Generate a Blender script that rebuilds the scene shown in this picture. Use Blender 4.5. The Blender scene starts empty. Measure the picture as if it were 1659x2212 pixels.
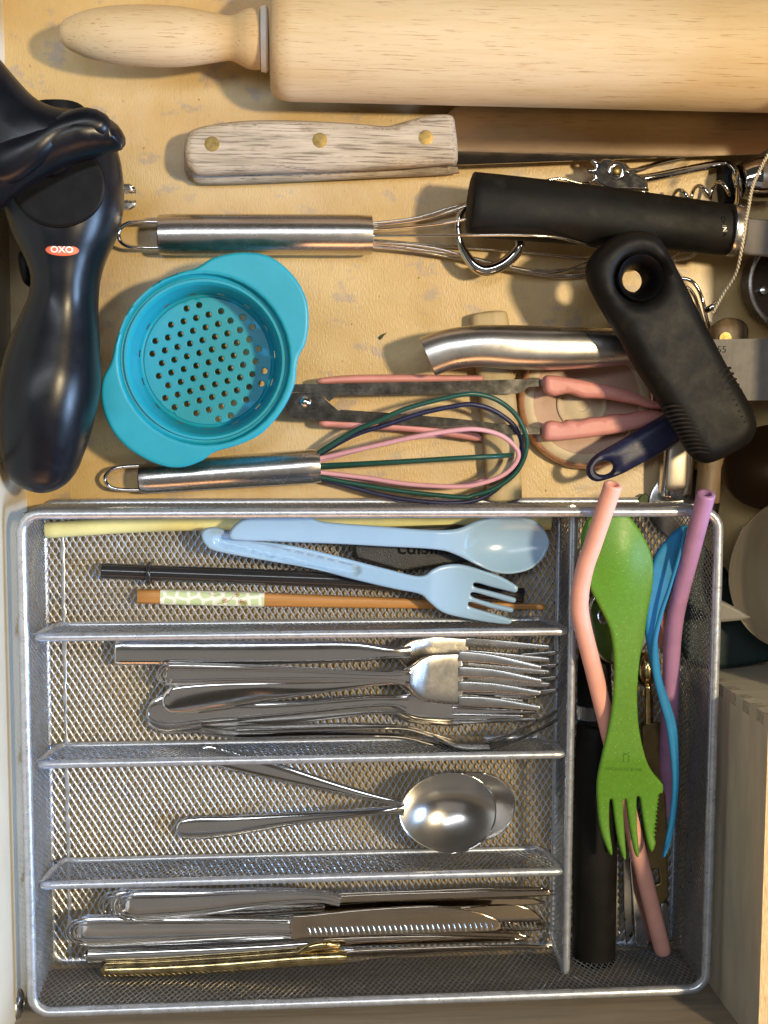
import bpy, math, random
import numpy as np
from mathutils import Matrix, Vector
from mathutils.geometry import delaunay_2d_cdt
random.seed(7); rng = np.random.RandomState(7)

# ------------------------------------------------------------------ camera
# All building below is in centimetres, stored in metres. World origin: the drawer floor under the lens.
F, H, NX, NY, ROLL = 2678.0, 55.0, 612.2, 858.2, 0.00394     # focal length in px of a 1659x2212 picture
def _basis():
    D = np.array([(NX-829.5)/F, (NY-1106)/F, 1.]); D /= np.linalg.norm(D)
    X = np.array([math.cos(ROLL), math.sin(ROLL), 0]); X -= D*X.dot(D); X /= np.linalg.norm(X)
    Z = -D; Y = np.cross(Z, X)
    return X, Y, Z
BX, BY, BZ = _basis()
S = 0.01
sc = bpy.context.scene
cam = bpy.data.cameras.new('camera'); co = bpy.data.objects.new('camera', cam); sc.collection.objects.link(co)
cam.sensor_fit = 'VERTICAL'; cam.sensor_height = 36; cam.lens = F/2212*36
cam.clip_start = 0.02; cam.clip_end = 20
ex = [BX[0], BY[0], BZ[0]]; ey = [BX[1], BY[1], BZ[1]]; ez = [BX[2], BY[2], BZ[2]]
co.matrix_world = Matrix(((ex[0], -ey[0], -ez[0], 0), (ex[1], -ey[1], -ez[1], 0), (ex[2], -ey[2], -ez[2], H*S), (0, 0, 0, 1)))
sc.camera = co
sc.render.resolution_x = 768; sc.render.resolution_y = 1024

# ------------------------------------------------------------------ light
w = bpy.data.worlds.new('World'); sc.world = w; w.use_nodes = True
w.node_tree.nodes['Background'].inputs[0].default_value = (.30, .27, .235, 1)
w.node_tree.nodes['Background'].inputs[1].default_value = 0.16
def area(name, loc, target, size, power, col, sy=None, spread=180):
    l = bpy.data.lights.new(name, 'AREA'); l.energy = power; l.color = col
    l.shape = 'RECTANGLE'; l.size = size*S; l.size_y = (sy or size)*S; l.spread = math.radians(spread)
    o = bpy.data.objects.new(name, l); sc.collection.objects.link(o)
    o.location = Vector(loc)*S
    o.rotation_euler = (Vector(target)-Vector(loc)).to_track_quat('-Z', 'Y').to_euler()
    return o
area('warm_ceiling_lamp', (66, 10, 118), (5, -8, 0), 8, 18, (1, .80, .49))
area('window_daylight', (120, -30, 56), (-6, -14, 2), 44, 23, (.42, .64, 1), 46)
area('ceiling_strip_light', (-14, 30, 138), (2, -8, 0), 100, 6, (.86, .93, 1), 14)
area('added_reflection_fill', (0, -62, 140), (2, -10, 0), 150, .65, (1, .93, .86), 70)  # added panel with no real source, lifts the grey in flat cutlery reflections
area('warm_cabinet_glow', (-6, -105, 46), (4, -12, 0), 90, 5, (1, .50, .22), 40)
sc.view_settings.view_transform = 'Standard'; sc.view_settings.look = 'None'
sc.view_settings.exposure = 0.0; sc.view_settings.gamma = 1
sc.cycles.max_bounces = 8; sc.cycles.transparent_max_bounces = 8
sc.cycles.use_denoising = True

# ------------------------------------------------------------------ helpers
def at(x, y, z=0.):
    d = np.array([(x-829.5)/F, (y-1106)/F, 1.])
    wv = np.array([BX.dot(d), BY.dot(d), BZ.dot(d)]); t = (z-H)/wv[2]
    return np.array([wv[0]*t, wv[1]*t, z])
def k(z): return (H-z)/F
def pxs(st):   # (px, py, z cm, half-width px, half-thickness cm)
    return np.array([list(at(x, y, z))+[hw*k(z), b] for x, y, z, hw, b in st])
def crom(P, sub=10, closed=False):
    P = np.asarray(P, float); n = len(P)
    if n == 2 and not closed: return np.array([P[0]+(P[1]-P[0])*t for t in np.linspace(0, 1, sub+1)])
    Q = np.vstack([P[-1], P, P[0], P[1]]) if closed else np.vstack([2*P[0]-P[1], P, 2*P[-1]-P[-2]])
    out = []
    for i in range(1, n+1 if closed else n):
        p0, p1, p2, p3 = Q[i-1], Q[i], Q[i+1], Q[i+2]
        for t in np.arange(sub)/sub:
            out.append(.5*((2*p1)+(p2-p0)*t+(2*p0-5*p1+4*p2-p3)*t*t+(3*p1-p0-3*p2+p3)*t**3))
    if not closed: out.append(P[-1])
    return np.array(out)
def dens(st, m, r0, r1):
    C = crom(st, 12); d = np.r_[0, np.cumsum(np.linalg.norm(np.diff(C[:, :3], axis=0), axis=1))]; L = d[-1]
    s = list(np.linspace(0, L, m))
    for r, side in ((r0, 0), (r1, 1)):
        if r:
            q = r*(1-np.cos(np.linspace(0.02, math.pi/2, 7))); s += list(q if not side else L-q)
    s = np.unique(np.round(np.clip(s, 0, L), 5))
    R = np.stack([np.interp(s, d, C[:, j]) for j in range(C.shape[1])], 1)
    f = np.ones(len(s))
    if r0: f *= np.sqrt(np.clip(1-(1-np.minimum(s/r0, 1))**2, 0.0004, 1))
    if r1: f *= np.sqrt(np.clip(1-(1-np.minimum((L-s)/r1, 1))**2, 0.0004, 1))
    return R, f
def frames(P, up, closed=False):
    T = np.gradient(P, axis=0) if not closed else np.roll(P, -1, 0)-np.roll(P, 1, 0)
    T /= np.linalg.norm(T, axis=1)[:, None]+1e-12
    sd = np.cross(T, np.tile(up, (len(P), 1))); ln = np.linalg.norm(sd, axis=1)
    for i in range(len(sd)):
        if ln[i] < .25: sd[i] = sd[i-1] if i else np.cross(T[i], [0, 1, .1])
        sd[i] -= T[i]*sd[i].dot(T[i]); sd[i] /= np.linalg.norm(sd[i])+1e-12
    return T, sd, np.cross(sd, T)
def ringmesh(P, sd, up, a, b, n, e, closed=False, cap=True):
    th = np.arange(n)*2*math.pi/n; c, s = np.cos(th), np.sin(th)
    cx = np.sign(c)*np.abs(c)**(2/e); sy = np.sign(s)*np.abs(s)**(2/e)
    V = (P[:, None]+sd[:, None]*(a[:, None]*cx)[:, :, None]+up[:, None]*(b[:, None]*sy)[:, :, None]).reshape(-1, 3)
    m = len(P); Fs = []
    for i in range(m if closed else m-1):
        j = (i+1) % m
        for q in range(n):
            r = (q+1) % n; Fs.append((i*n+q, i*n+r, j*n+r, j*n+q))
    if not closed and cap:
        Fs.append(tuple(range(n))[::-1]); Fs.append(tuple(range((m-1)*n, m*n)))
    return V, Fs
def loft(st, m=24, n=16, e=2., r0=0, r1=0, roll=0, bf=1.):
    R, f = dens(np.asarray(st, float), m, r0, r1)
    T, sd, up = frames(R[:, :3], (0, 0, 1.))
    if roll is not None and np.any(roll):
        ro = np.radians(np.interp(np.linspace(0, 1, len(R)), np.linspace(0, 1, len(np.atleast_1d(roll))), np.atleast_1d(roll)))
        c, s = np.cos(ro)[:, None], np.sin(ro)[:, None]; sd, up = sd*c+up*s, up*c-sd*s
    return ringmesh(R[:, :3], sd, up, R[:, 3]*f, R[:, 4]*(1-bf+bf*f), n, e)
def tube(pts, r, n=8, sub=8, closed=False, e=2, cap=True):
    C = crom(pts, sub, closed); T, sd, up = frames(C, (0, 0, 1.), closed)
    rr = np.full(len(C), r) if np.isscalar(r) else np.interp(np.linspace(0, 1, len(C)), np.linspace(0, 1, len(r)), r)
    return ringmesh(C, sd, up, rr, rr, n, e, closed, cap)
def ptube(pp, r, **kw): return tube([at(*p) for p in pp], r, **kw)
def box(lo, hi):
    x0, y0, z0 = lo; x1, y1, z1 = hi
    V = np.array([(x0,y0,z0),(x1,y0,z0),(x1,y1,z0),(x0,y1,z0),(x0,y0,z1),(x1,y0,z1),(x1,y1,z1),(x0,y1,z1)], float)
    return V, [(3,2,1,0),(4,5,6,7),(0,1,5,4),(1,2,6,5),(2,3,7,6),(3,0,4,7)]
def quadbar(p0, p1, h0, h1, th):   # upright board from p0 to p1 on the ground line, thickness th to the left of travel
    p0 = np.array(p0, float); p1 = np.array(p1, float); d = (p1-p0)/np.linalg.norm(p1-p0); nrm = np.array([-d[1], d[0]])*th
    q = [p0, p1, p1+nrm, p0+nrm]
    V = np.array([(a[0], a[1], h0) for a in q]+[(a[0], a[1], h1) for a in q])
    return V, [(3,2,1,0),(4,5,6,7),(0,1,5,4),(1,2,6,5),(2,3,7,6),(3,0,4,7)]
def revolve(c, prof, n=48, close=True):
    V = []; Fs = []; th = np.arange(n)*2*math.pi/n
    for r, z in prof: V += [(c[0]+r*math.cos(t), c[1]+r*math.sin(t), z) for t in th]
    for i in range(len(prof)-1):
        for q in range(n):
            r = (q+1) % n; Fs.append((i*n+q, i*n+r, (i+1)*n+r, (i+1)*n+q))
    if close:
        Fs.append(tuple(range(n))[::-1]); Fs.append(tuple(range((len(prof)-1)*n, len(prof)*n)))
    return np.array(V, float), Fs
def ring(c, prof, n=48): return revolve(c, list(prof)+[prof[0]], n, False)
def merge(*gs):
    V = []; Fs = []; o = 0
    for v, f in gs:
        V.append(np.asarray(v, float)); Fs += [tuple(i+o for i in q) for q in f]; o += len(v)
    return np.vstack(V), Fs
def resample(P, sp, smooth):
    P = np.asarray(P, float)
    C = crom(P, 8, True) if smooth else P
    C = np.vstack([C, C[:1]]); d = np.r_[0, np.cumsum(np.linalg.norm(np.diff(C, axis=0), axis=1))]
    n = max(8, int(d[-1]/sp)); s = np.linspace(0, d[-1], n, endpoint=False)
    if not smooth:
        s = np.unique(np.r_[s[[np.min(np.abs(d-q)) > sp*.4 for q in s]], d[:-1]])
    return np.stack([np.interp(s, d, C[:, j]) for j in range(2)], 1)
def sdist(Q, loops):
    D = np.full(len(Q), 1e9)
    for L in loops:
        A = L; B = np.roll(L, -1, 0); AB = B-A; l2 = (AB**2).sum(1)+1e-12
        for i0 in range(0, len(Q), 4000):
            q = Q[i0:i0+4000, None]
            t = np.clip(((q-A)*AB).sum(2)/l2, 0, 1)
            D[i0:i0+4000] = np.minimum(D[i0:i0+4000], np.sqrt((((A+t[:, :, None]*AB)-q)**2).sum(2)).min(1))
    return D
def inside(Q, L):
    r = np.zeros(len(Q), bool); A = L; B = np.roll(L, -1, 0)
    for a, b in zip(A, B):
        c = ((a[1] > Q[:, 1]) != (b[1] > Q[:, 1])) & (Q[:, 0] < (b[0]-a[0])*(Q[:, 1]-a[1])/((b[1]-a[1]) or 1e-12)+a[0])
        r ^= c
    return r
def pillow(outline, zm, th, r, holes=(), grid=.3, smooth=True, sp=None, world=False, z=None, bot=1., hsmooth=True):
    """solid with the given plan outline (px at height z, or cm), middle surface zm (number or f(x,y)), thickness th, edge rounding r"""
    zr = z if z is not None else (zm if np.isscalar(zm) else 1.)
    cv = (lambda L: np.asarray(L, float)) if world else (lambda L: np.array([at(p[0], p[1], zr)[:2] for p in L]))
    sp = sp or max(.06, min(grid*.7, .25))
    loops = [resample(cv(outline), sp, smooth)]+[resample(cv(h), min(sp, .1), hsmooth) for h in holes]
    pts = np.vstack(loops); edges = []; o = 0
    for L in loops:
        edges += [(o+i, o+(i+1) % len(L)) for i in range(len(L))]; o += len(L)
    ex_ = []
    def ok(Q):
        m = inside(Q, loops[0])
        for h in loops[1:]: m &= ~inside(Q, h)
        return m
    for L in loops:
        Tn = np.roll(L, -1, 0)-np.roll(L, 1, 0); Tn /= np.linalg.norm(Tn, axis=1)[:, None]+1e-12
        N = np.stack([-Tn[:, 1], Tn[:, 0]], 1)
        ar = np.sum(L[:, 0]*np.roll(L[:, 1], -1)-np.roll(L[:, 0], -1)*L[:, 1])
        if (ar < 0) != (L is not loops[0]): N = -N
        for fr in ((.08, .3, .62, 1., 1.3) if r > .12 else (.3, 1., 1.8)):
            st = 1 if fr < .5 or r < .2 else (2 if r < grid*2 else 3)
            Q = (L+N*r*fr)[::st]; D = sdist(Q, loops); Q = Q[(D > r*fr*.93) & ok(Q)]; ex_.append(Q)
    lo, hi = loops[0].min(0), loops[0].max(0)
    gx, gy = np.meshgrid(np.arange(lo[0], hi[0], grid), np.arange(lo[1], hi[1], grid)); Q = np.stack([gx.ravel(), gy.ravel()], 1)
    if len(Q):
        Q = Q+rng.uniform(-.02, .02, Q.shape)*grid; Q = Q[ok(Q)]
        if len(Q): D = sdist(Q, loops); ex_.append(Q[D > r*(1.5 if r > .12 else 2.4)])
    allp = np.vstack([pts]+[q for q in ex_ if len(q)])
    vv, _, ff, ov, _, _ = delaunay_2d_cdt([Vector(p) for p in allp], edges, [], 0, 1e-6)
    vv = np.array([(v.x, v.y) for v in vv]); ff = np.array([f[:3] for f in ff if len(f) == 3])
    cen = vv[ff].mean(1); ff = ff[ok(cen)]
    D = sdist(vv, loops); t = np.clip(D/r, 0, 1); p = np.sqrt(np.clip(1-(1-t)**2, 0, 1))
    base = np.full(len(vv), float(zm)) if np.isscalar(zm) else np.array([zm(a, b) for a, b in vv])
    top = base+th/2*p; bo = base-th/2*p*bot
    a, b, c = vv[ff[:, 0]], vv[ff[:, 1]], vv[ff[:, 2]]
    cr = (b[:, 0]-a[:, 0])*(c[:, 1]-a[:, 1])-(b[:, 1]-a[:, 1])*(c[:, 0]-a[:, 0])
    ff[cr < 0] = ff[cr < 0][:, ::-1]
    n = len(vv); edge = D < 1e-5
    V = np.vstack([np.c_[vv, top], np.c_[vv, bo]])
    mp = np.arange(n)+n; mp[edge] = np.arange(n)[edge]          # share the rim vertices
    Fs = [tuple(q) for q in ff]+[tuple(mp[q][::-1]) for q in ff]
    return V, Fs

def plate(outline, zm, th, z):   # flat sheet with crisp edges
    P = np.array([at(x, y, z)[:2] for x, y in outline]); n = len(P)
    if sum(P[i][0]*P[(i+1) % n][1]-P[(i+1) % n][0]*P[i][1] for i in range(n)) < 0: P = P[::-1]
    zz = np.array([zm(*p) if callable(zm) else zm for p in P])
    V = np.vstack([np.c_[P, zz-th/2], np.c_[P, zz+th/2]])
    return V, [tuple(range(n))[::-1], tuple(range(n, 2*n))]+[(i, (i+1) % n, n+(i+1) % n, n+i) for i in range(n)]
# ------------------------------------------------------------------ objects
COL = sc.collection
def mesh_obj(name, g, mat, parent=None, smooth=True, off=(0, 0, 0)):
    V, Fs = g; me = bpy.data.meshes.new(name)
    me.from_pydata(((np.asarray(V)-np.asarray(off))*S).tolist(), [], Fs); me.update()
    if smooth: me.shade_smooth(); me.set_sharp_from_angle(angle=math.radians(50))
    if isinstance(mat, (list, tuple)):
        for m in mat: me.materials.append(m)
    else: me.materials.append(mat)
    o = bpy.data.objects.new(name, me); COL.objects.link(o)
    if parent: o.parent = parent
    return o
class Thing:
    def __init__(s, name, label, cat, base, group=None):
        s.b = np.array(base, float); o = bpy.data.objects.new(name, None); COL.objects.link(o); o.location = Vector(s.b*S)
        o.empty_display_size = .01; o['label'] = label; o['category'] = cat
        if group: o['group'] = group
        s.o = o
    def part(s, name, g, mat, parent=None, label=None, smooth=True, kind=None):
        o = mesh_obj(name, g, mat, parent or s.o, smooth, s.b)
        if label: o['label'] = label
        if kind: o['kind'] = kind
        return o
def single(name, label, cat, g, mat, group=None, smooth=True):
    V = np.asarray(g[0]); b = np.array([V[:, 0].mean(), V[:, 1].mean(), V[:, 2].min()])
    o = mesh_obj(name, g, mat, None, smooth, b); o.location = Vector(b*S); o['label'] = label; o['category'] = cat
    if group: o['group'] = group
    return o
def struct(name, g, mat, smooth=False):
    o = mesh_obj(name, g, mat, None, smooth); o['kind'] = 'structure'; return o
def text_geo(s, size, c, ang=0, z=0., depth=.01, mirror=False, bold=.0, zf=None, sx=1.):
    cu = bpy.data.curves.new('t', 'FONT'); cu.body = s; cu.size = size; cu.align_x = 'CENTER'; cu.align_y = 'CENTER'
    cu.extrude = depth; cu.offset = bold; ob = bpy.data.objects.new('t', cu); COL.objects.link(ob)
    dg = bpy.context.evaluated_depsgraph_get(); me = bpy.data.meshes.new_from_object(ob.evaluated_get(dg))
    V = np.array([v.co[:] for v in me.vertices]); Fs = [tuple(p.vertices) for p in me.polygons]
    bpy.data.objects.remove(ob); bpy.data.curves.remove(cu); bpy.data.meshes.remove(me)
    V[:, 0] *= sx*(-1 if mirror else 1); a = math.radians(ang)
    X = V[:, 0]*math.cos(a)-V[:, 1]*math.sin(a)+c[0]; Y = V[:, 0]*math.sin(a)+V[:, 1]*math.cos(a)+c[1]
    Z = V[:, 2]+(np.array([zf(x, y) for x, y in zip(X, Y)]) if zf else z)
    return np.stack([X, Y, Z], 1), Fs

# ------------------------------------------------------------------ materials
def node(nt, t, **kw):
    n = nt.nodes.new(t)
    for a, b in kw.items(): setattr(n, a, b)
    return n
def mk(name, col, rough=.5, metal=0., var=.1, vs=120, vst=(1, 1, 1), rvar=.08, bump=.15, bs=900, bst=(1, 1, 1), bd=.0003,
       trans=0, coat=0, spec=.5, sss=0, col2=None, ior=1.45, aniso=0, sheen=0, rs=None):
    m = bpy.data.materials.new(name); m.use_nodes = True; nt = m.node_tree; p = nt.nodes['Principled BSDF']
    tc = node(nt, 'ShaderNodeTexCoord')
    def noise(scale, st, det=4, rough_=.6):
        mp = node(nt, 'ShaderNodeMapping'); mp.inputs['Scale'].default_value = [q*scale for q in st]
        n = node(nt, 'ShaderNodeTexNoise'); n.inputs['Scale'].default_value = 1; n.inputs['Detail'].default_value = det
        n.inputs['Roughness'].default_value = rough_
        nt.links.new(tc.outputs['Object'], mp.inputs[0]); nt.links.new(mp.outputs[0], n.inputs['Vector']); return n
    nz = noise(vs, vst)
    rp = node(nt, 'ShaderNodeValToRGB'); e = rp.color_ramp.elements
    c2 = col2 or [max(0, c*(1-var*2)) for c in col]
    e[0].position = .32; e[0].color = (*c2, 1); e[1].position = .62; e[1].color = (*[min(1, c*(1+var*.5)) for c in col], 1)
    nt.links.new(nz.outputs[0], rp.inputs[0]); nt.links.new(rp.outputs[0], p.inputs['Base Color'])
    nr = noise(rs or vs*1.7, (1, 1, 1), 6, .7)
    mr = node(nt, 'ShaderNodeMapRange'); mr.inputs[1].default_value = .3; mr.inputs[2].default_value = .7
    mr.inputs[3].default_value = max(.02, rough-rvar); mr.inputs[4].default_value = min(1, rough+rvar)
    nt.links.new(nr.outputs[0], mr.inputs[0]); nt.links.new(mr.outputs[0], p.inputs['Roughness'])
    if bump:
        nb = noise(bs, bst, 3); b = node(nt, 'ShaderNodeBump'); b.inputs['Strength'].default_value = bump; b.inputs['Distance'].default_value = bd
        nt.links.new(nb.outputs[0], b.inputs['Height']); nt.links.new(b.outputs[0], p.inputs['Normal'])
    p.inputs['Metallic'].default_value = metal; p.inputs['Transmission Weight'].default_value = trans
    p.inputs['Coat Weight'].default_value = coat; p.inputs['Coat Roughness'].default_value = .15
    p.inputs['Specular IOR Level'].default_value = spec; p.inputs['IOR'].default_value = ior
    if sss:
        p.inputs['Subsurface Weight'].default_value = sss; p.inputs['Subsurface Radius'].default_value = (.004, .002, .0015); p.inputs['Subsurface Scale'].default_value = 1.
    return m
def streaks(m, sc_, st, col, lo, hi, amount=1., bump=0):
    """darker marks laid over the base colour of m (pores, cracks, stains)"""
    nt = m.node_tree; p = nt.nodes['Principled BSDF']; tc = [n for n in nt.nodes if n.type == 'TEX_COORD'][0]
    mp = node(nt, 'ShaderNodeMapping'); mp.inputs['Scale'].default_value = [q*sc_ for q in st]
    n = node(nt, 'ShaderNodeTexNoise'); n.inputs['Scale'].default_value = 1; n.inputs['Detail'].default_value = 5; n.inputs['Roughness'].default_value = .65
    nt.links.new(tc.outputs['Object'], mp.inputs[0]); nt.links.new(mp.outputs[0], n.inputs['Vector'])
    mr = node(nt, 'ShaderNodeMapRange'); mr.inputs[1].default_value = lo; mr.inputs[2].default_value = hi; mr.inputs[3].default_value = 0; mr.inputs[4].default_value = amount
    nt.links.new(n.outputs[0], mr.inputs[0])
    mx = node(nt, 'ShaderNodeMix', data_type='RGBA'); old = p.inputs['Base Color'].links[0].from_socket
    nt.links.new(mr.outputs[0], mx.inputs[0]); nt.links.new(old, mx.inputs[6]); mx.inputs[7].default_value = (*col, 1)
    nt.links.new(mx.outputs[2], p.inputs['Base Color'])
    if bump:
        b = node(nt, 'ShaderNodeBump'); b.inputs['Strength'].default_value = bump; b.inputs['Distance'].default_value = .0006; b.invert = True
        nt.links.new(mr.outputs[0], b.inputs['Height'])
        if p.inputs['Normal'].links: nt.links.new(p.inputs['Normal'].links[0].from_socket, b.inputs['Normal'])
        nt.links.new(b.outputs[0], p.inputs['Normal'])
    return m
M = {}
M['floor'] = mk('varnished_plywood', (.52, .37, .165), .36, var=.12, vs=22, vst=(1, 1, 1), bump=.5, bs=900, bst=(1.5, .55, 1), bd=.0004, rvar=.10, coat=.12, col2=(.46, .31, .12))
streaks(M['floor'], 14, (6, .6, 1), (.50, .34, .12), .50, .75, .6)
streaks(M['floor'], 55, (1, 1.3, 1), (.31, .25, .215), .56, .63, .62)
streaks(M['floor'], 9, (1, 1, 1), (.58, .47, .33), .5, .68, .7)
streaks(M['floor'], 160, (2.5, .35, 1), (.40, .26, .10), .62, .72, .4)
streaks(M['floor'], 420, (1, 1, 1), (.13, .08, .05), .66, .74, .8)
streaks(M['floor'], 90, (9, .35, 1), (.34, .22, .09), .60, .74, .45)
M['pale'] = mk('pale_drawer_side', (.64, .59, .48), .5, var=.06, vs=30, vst=(5, .5, .5), bump=.1, bs=300)
M['front'] = mk('drawer_front_wood', (.27, .225, .17), .5, var=.12, vs=40, vst=(.5, 5, 9), bump=.2, bs=300, bst=(.3, 3, 3))
streaks(M['front'], 60, (.25, 3, 6), (.17, .135, .10), .55, .7, .5)
M['boxwood'] = mk('box_plywood_face', (.52, .475, .37), .55, var=.07, vs=30, vst=(1, 1, 4), bump=.12, bs=400)
M['plyedge'] = mk('plywood_edge', (.66, .43, .19), .5, var=.2, vs=300, vst=(8, .6, 1), bump=.2, bs=500)
M['jointend'] = mk('finger_joint_end_grain', (.40, .36, .28), .6, var=.2, vs=400)
M['pin'] = mk('rubberwood', (.59, .465, .30), .6, var=.07, vs=16, vst=(.8, 5, 5), bump=.12, bs=260, bst=(.25, 3, 3), col2=(.55, .41, .235), spec=.3)
streaks(M['pin'], 420, (.17, 3.6, 3.6), (.36, .22, .11), .575, .66, .8, .1)
streaks(M['pin'], 170, (.10, 3, 3), (.50, .36, .20), .52, .70, .5)
M['white'] = mk('white_nylon', (.78, .77, .74), .35, var=.03)
M['oldwood'] = mk('weathered_handle_wood', (.46, .40, .33), .6, var=.25, vs=60, vst=(.35, 3.2, 3.2), bump=.5, bs=420, bst=(.15, 2, 2), bd=.0006, col2=(.32, .265, .205))
streaks(M['oldwood'], 420, (.13, 3.2, 3.2), (.12, .085, .06), .52, .66, .8, .5)
streaks(M['oldwood'], 130, (.4, 1.4, 1.4), (.20, .12, .07), .62, .72, .6, .3)
M['darkwood'] = mk('dark_handle_wood', (.17, .11, .055), .5, var=.3, vs=90, vst=(3, .3, 1), bump=.3)
M['stickwood'] = mk('pale_dowel_wood', (.47, .37, .21), .55, var=.12, vs=60, vst=(3, .4, 1), bump=.3, bs=500, bst=(2, .5, 1))
M['brass'] = mk('brass', (.25, .175, .065), .45, 1, var=.2, vs=300, bump=.1)
M['steel'] = mk('brushed_steel', (.62, .60, .585), .26, 1, var=.05, vs=150, vst=(.2, 4, 4), rvar=.03, bump=.10, bs=900, bst=(3, .1, .1), bd=.00008)
M['steely'] = mk('brushed_steel_lengthwise', (.52, .47, .39), .42, 1, var=.04, vs=60, vst=(3, .3, 3), rvar=.03, bump=.12, bs=700, bst=(3, .1, 3), bd=.0001)
M['cut'] = mk('used_cutlery_steel', (.70, .68, .66), .14, 1, var=.03, vs=60, vst=(.5, 1.5, 1.5), rvar=.03, bump=.05, bs=600, bst=(.3, 3, 1), bd=.00006)
M['blade'] = mk('knife_blade_steel', (.50, .42, .33), .09, 1, var=.05, vs=60, rvar=.035, bump=.03, bs=400, bst=(.1, 2, 2))
M['dullsteel'] = mk('dull_steel', (.42, .405, .39), .24, 1, var=.04, vs=60, rvar=.04, bump=.05, bs=500, bst=(.3, 3, 1), bd=.00008)
M['headsteel'] = mk('fork_head_steel', (.60, .58, .55), .27, 1, var=.03, vs=60, rvar=.05, bump=.05, bs=500, bd=.00006)
M['bowlsteel'] = mk('spoon_bowl_steel', (.70, .68, .66), .23, 1, var=.02, vs=40, rvar=.03, bump=.02, bs=200)
M['satin'] = mk('satin_grip_steel', (.60, .57, .53), .30, 1, var=.05, vs=60, rvar=.04, bump=.08, bs=900, bst=(.1, 3, 3), bd=.0001)
M['armsteel'] = mk('tongs_steel', (.44, .42, .39), .15, 1, var=.08, vs=100, vst=(.3, 3, 3), rvar=.04, bump=.08, bs=500, bst=(.1, 3, 3), bd=.0001)
M['greyblade'] = mk('grey_blade_steel', (.12, .11, .10), .5, .4, var=.06, vs=100, vst=(3, .3, 1), bump=.1, bs=700)
M['chrome'] = mk('chrome', (.68, .67, .65), .07, 1, var=.05, rvar=.04, bump=.05, bs=300)
M['wire'] = mk('steel_wire', (.66, .63, .58), .18, 1, var=.05, bump=0)
M['gold'] = mk('gold_plated_steel', (.62, .48, .24), .2, 1, var=.25, vs=200, rvar=.1, bump=.15, bs=500)
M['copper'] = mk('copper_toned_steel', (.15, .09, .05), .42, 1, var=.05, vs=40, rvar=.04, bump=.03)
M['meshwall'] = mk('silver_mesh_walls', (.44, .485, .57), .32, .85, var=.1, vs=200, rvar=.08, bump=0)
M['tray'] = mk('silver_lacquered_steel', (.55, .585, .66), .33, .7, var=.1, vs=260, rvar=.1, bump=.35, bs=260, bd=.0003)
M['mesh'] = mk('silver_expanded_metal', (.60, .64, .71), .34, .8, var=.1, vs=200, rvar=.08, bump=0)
M['black'] = mk('black_soft_plastic', (.004, .005, .009), .32, var=.2, vs=60, rvar=.05, bump=.12, bs=1500, bd=.00012, spec=.42)
streaks(M['black'], 1400, (1, 1, 1), (.25, .25, .24), .735, .76, .5)
M['recess'] = mk('black_matte_plastic', (.003, .003, .004), .5, var=.1, bump=.05, spec=.2)
M['rubber'] = mk('black_rubber', (.0075, .007, .0065), .55, var=.25, vs=45, rvar=.10, bump=.12, bs=900, spec=.2, rs=90)
streaks(M['rubber'], 70, (1, 1, 1), (.035, .032, .024), .6, .85, .5)
streaks(M['rubber'], 1300, (1, 1, 1), (.3, .29, .25), .73, .76, .5)
M['rubber2'] = mk('black_rubber_ribs', (.012, .012, .012), .5, var=.2, bump=.1)
M['packet'] = mk('black_grained_plastic', (.02, .02, .02), .42, var=.2, bump=.9, bs=1600, bd=.0004, spec=.6)
M['glossblack'] = mk('gloss_black_lettering', (.008, .008, .008), .15, var=.1, bump=0)
M['badge'] = mk('orange_red_badge', (.72, .13, .055), .4, var=.06, bump=.05)
M['print'] = mk('white_print', (.82, .80, .78), .5, var=.02, bump=0)
M['teal'] = mk('teal_plastic', (.012, .30, .42), .40, var=.04, vs=60, bump=.1, bs=1400, bd=.0002, sss=.06, spec=.45)
M['green'] = mk('green_speckled_plastic', (.095, .24, .022), .4, var=.05, vs=500, bump=.25, bs=1500, bd=.00015, spec=.4)
streaks(M['green'], 1100, (1, 1, 1), (.30, .46, .12), .60, .68, .55)
M['greenmark'] = mk('green_embossed', (.05, .14, .012), .45, var=.05, bump=.1)
M['blue'] = mk('blue_plastic', (.025, .20, .43), .62, var=.05, bump=.05, spec=.25)
M['lblue'] = mk('light_blue_plastic', (.29, .455, .66), .2, var=.03, vs=40, rvar=.05, bump=.06, bs=300, sss=.08)
M['pink'] = mk('salmon_silicone', (.80, .40, .325), .5, var=.04, bump=.1, sss=.1)
M['rose'] = mk('rose_silicone', (.62, .27, .245), .48, var=.05, bump=.15, bs=500, sss=.08)
M['pinkwire'] = mk('pink_silicone_coating', (.66, .35, .42), .42, var=.04, bump=.05)
M['purple'] = mk('mauve_silicone', (.36, .19, .35), .48, var=.05, bump=.1, sss=.1)
M['purpled'] = mk('purple_plastic', (.12, .07, .17), .45, var=.05)
M['yellow'] = mk('pale_yellow_silicone', (.80, .76, .36), .45, var=.05, vs=60, bump=.1, sss=.1)
M['dgreen'] = mk('dark_green_silicone', (.010, .070, .055), .38, var=.08, bump=.05)
M['navy'] = mk('navy_silicone', (.016, .020, .065), .42, var=.15, vs=300, bump=.2, bs=1200, bd=.0002)
M['navyblue'] = mk('royal_navy_silicone', (.012, .028, .15), .45, var=.1, bump=.1)
M['bamboo'] = mk('bamboo', (.46, .22, .065), .4, var=.15, vs=60, vst=(.2, 5, 5), bump=.15, bs=300, bst=(.2, 4, 4))
streaks(M['bamboo'], 350, (.04, 4, 4), (.24, .10, .03), .55, .7, .7)
M['wrap'] = mk('green_paper_band', (.50, .62, .36), .55, var=.02, bump=0)
M['smoke'] = mk('smoky_clear_plastic', (.022, .021, .022), .14, var=.05, bump=.03, trans=.04, spec=.6)
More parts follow.
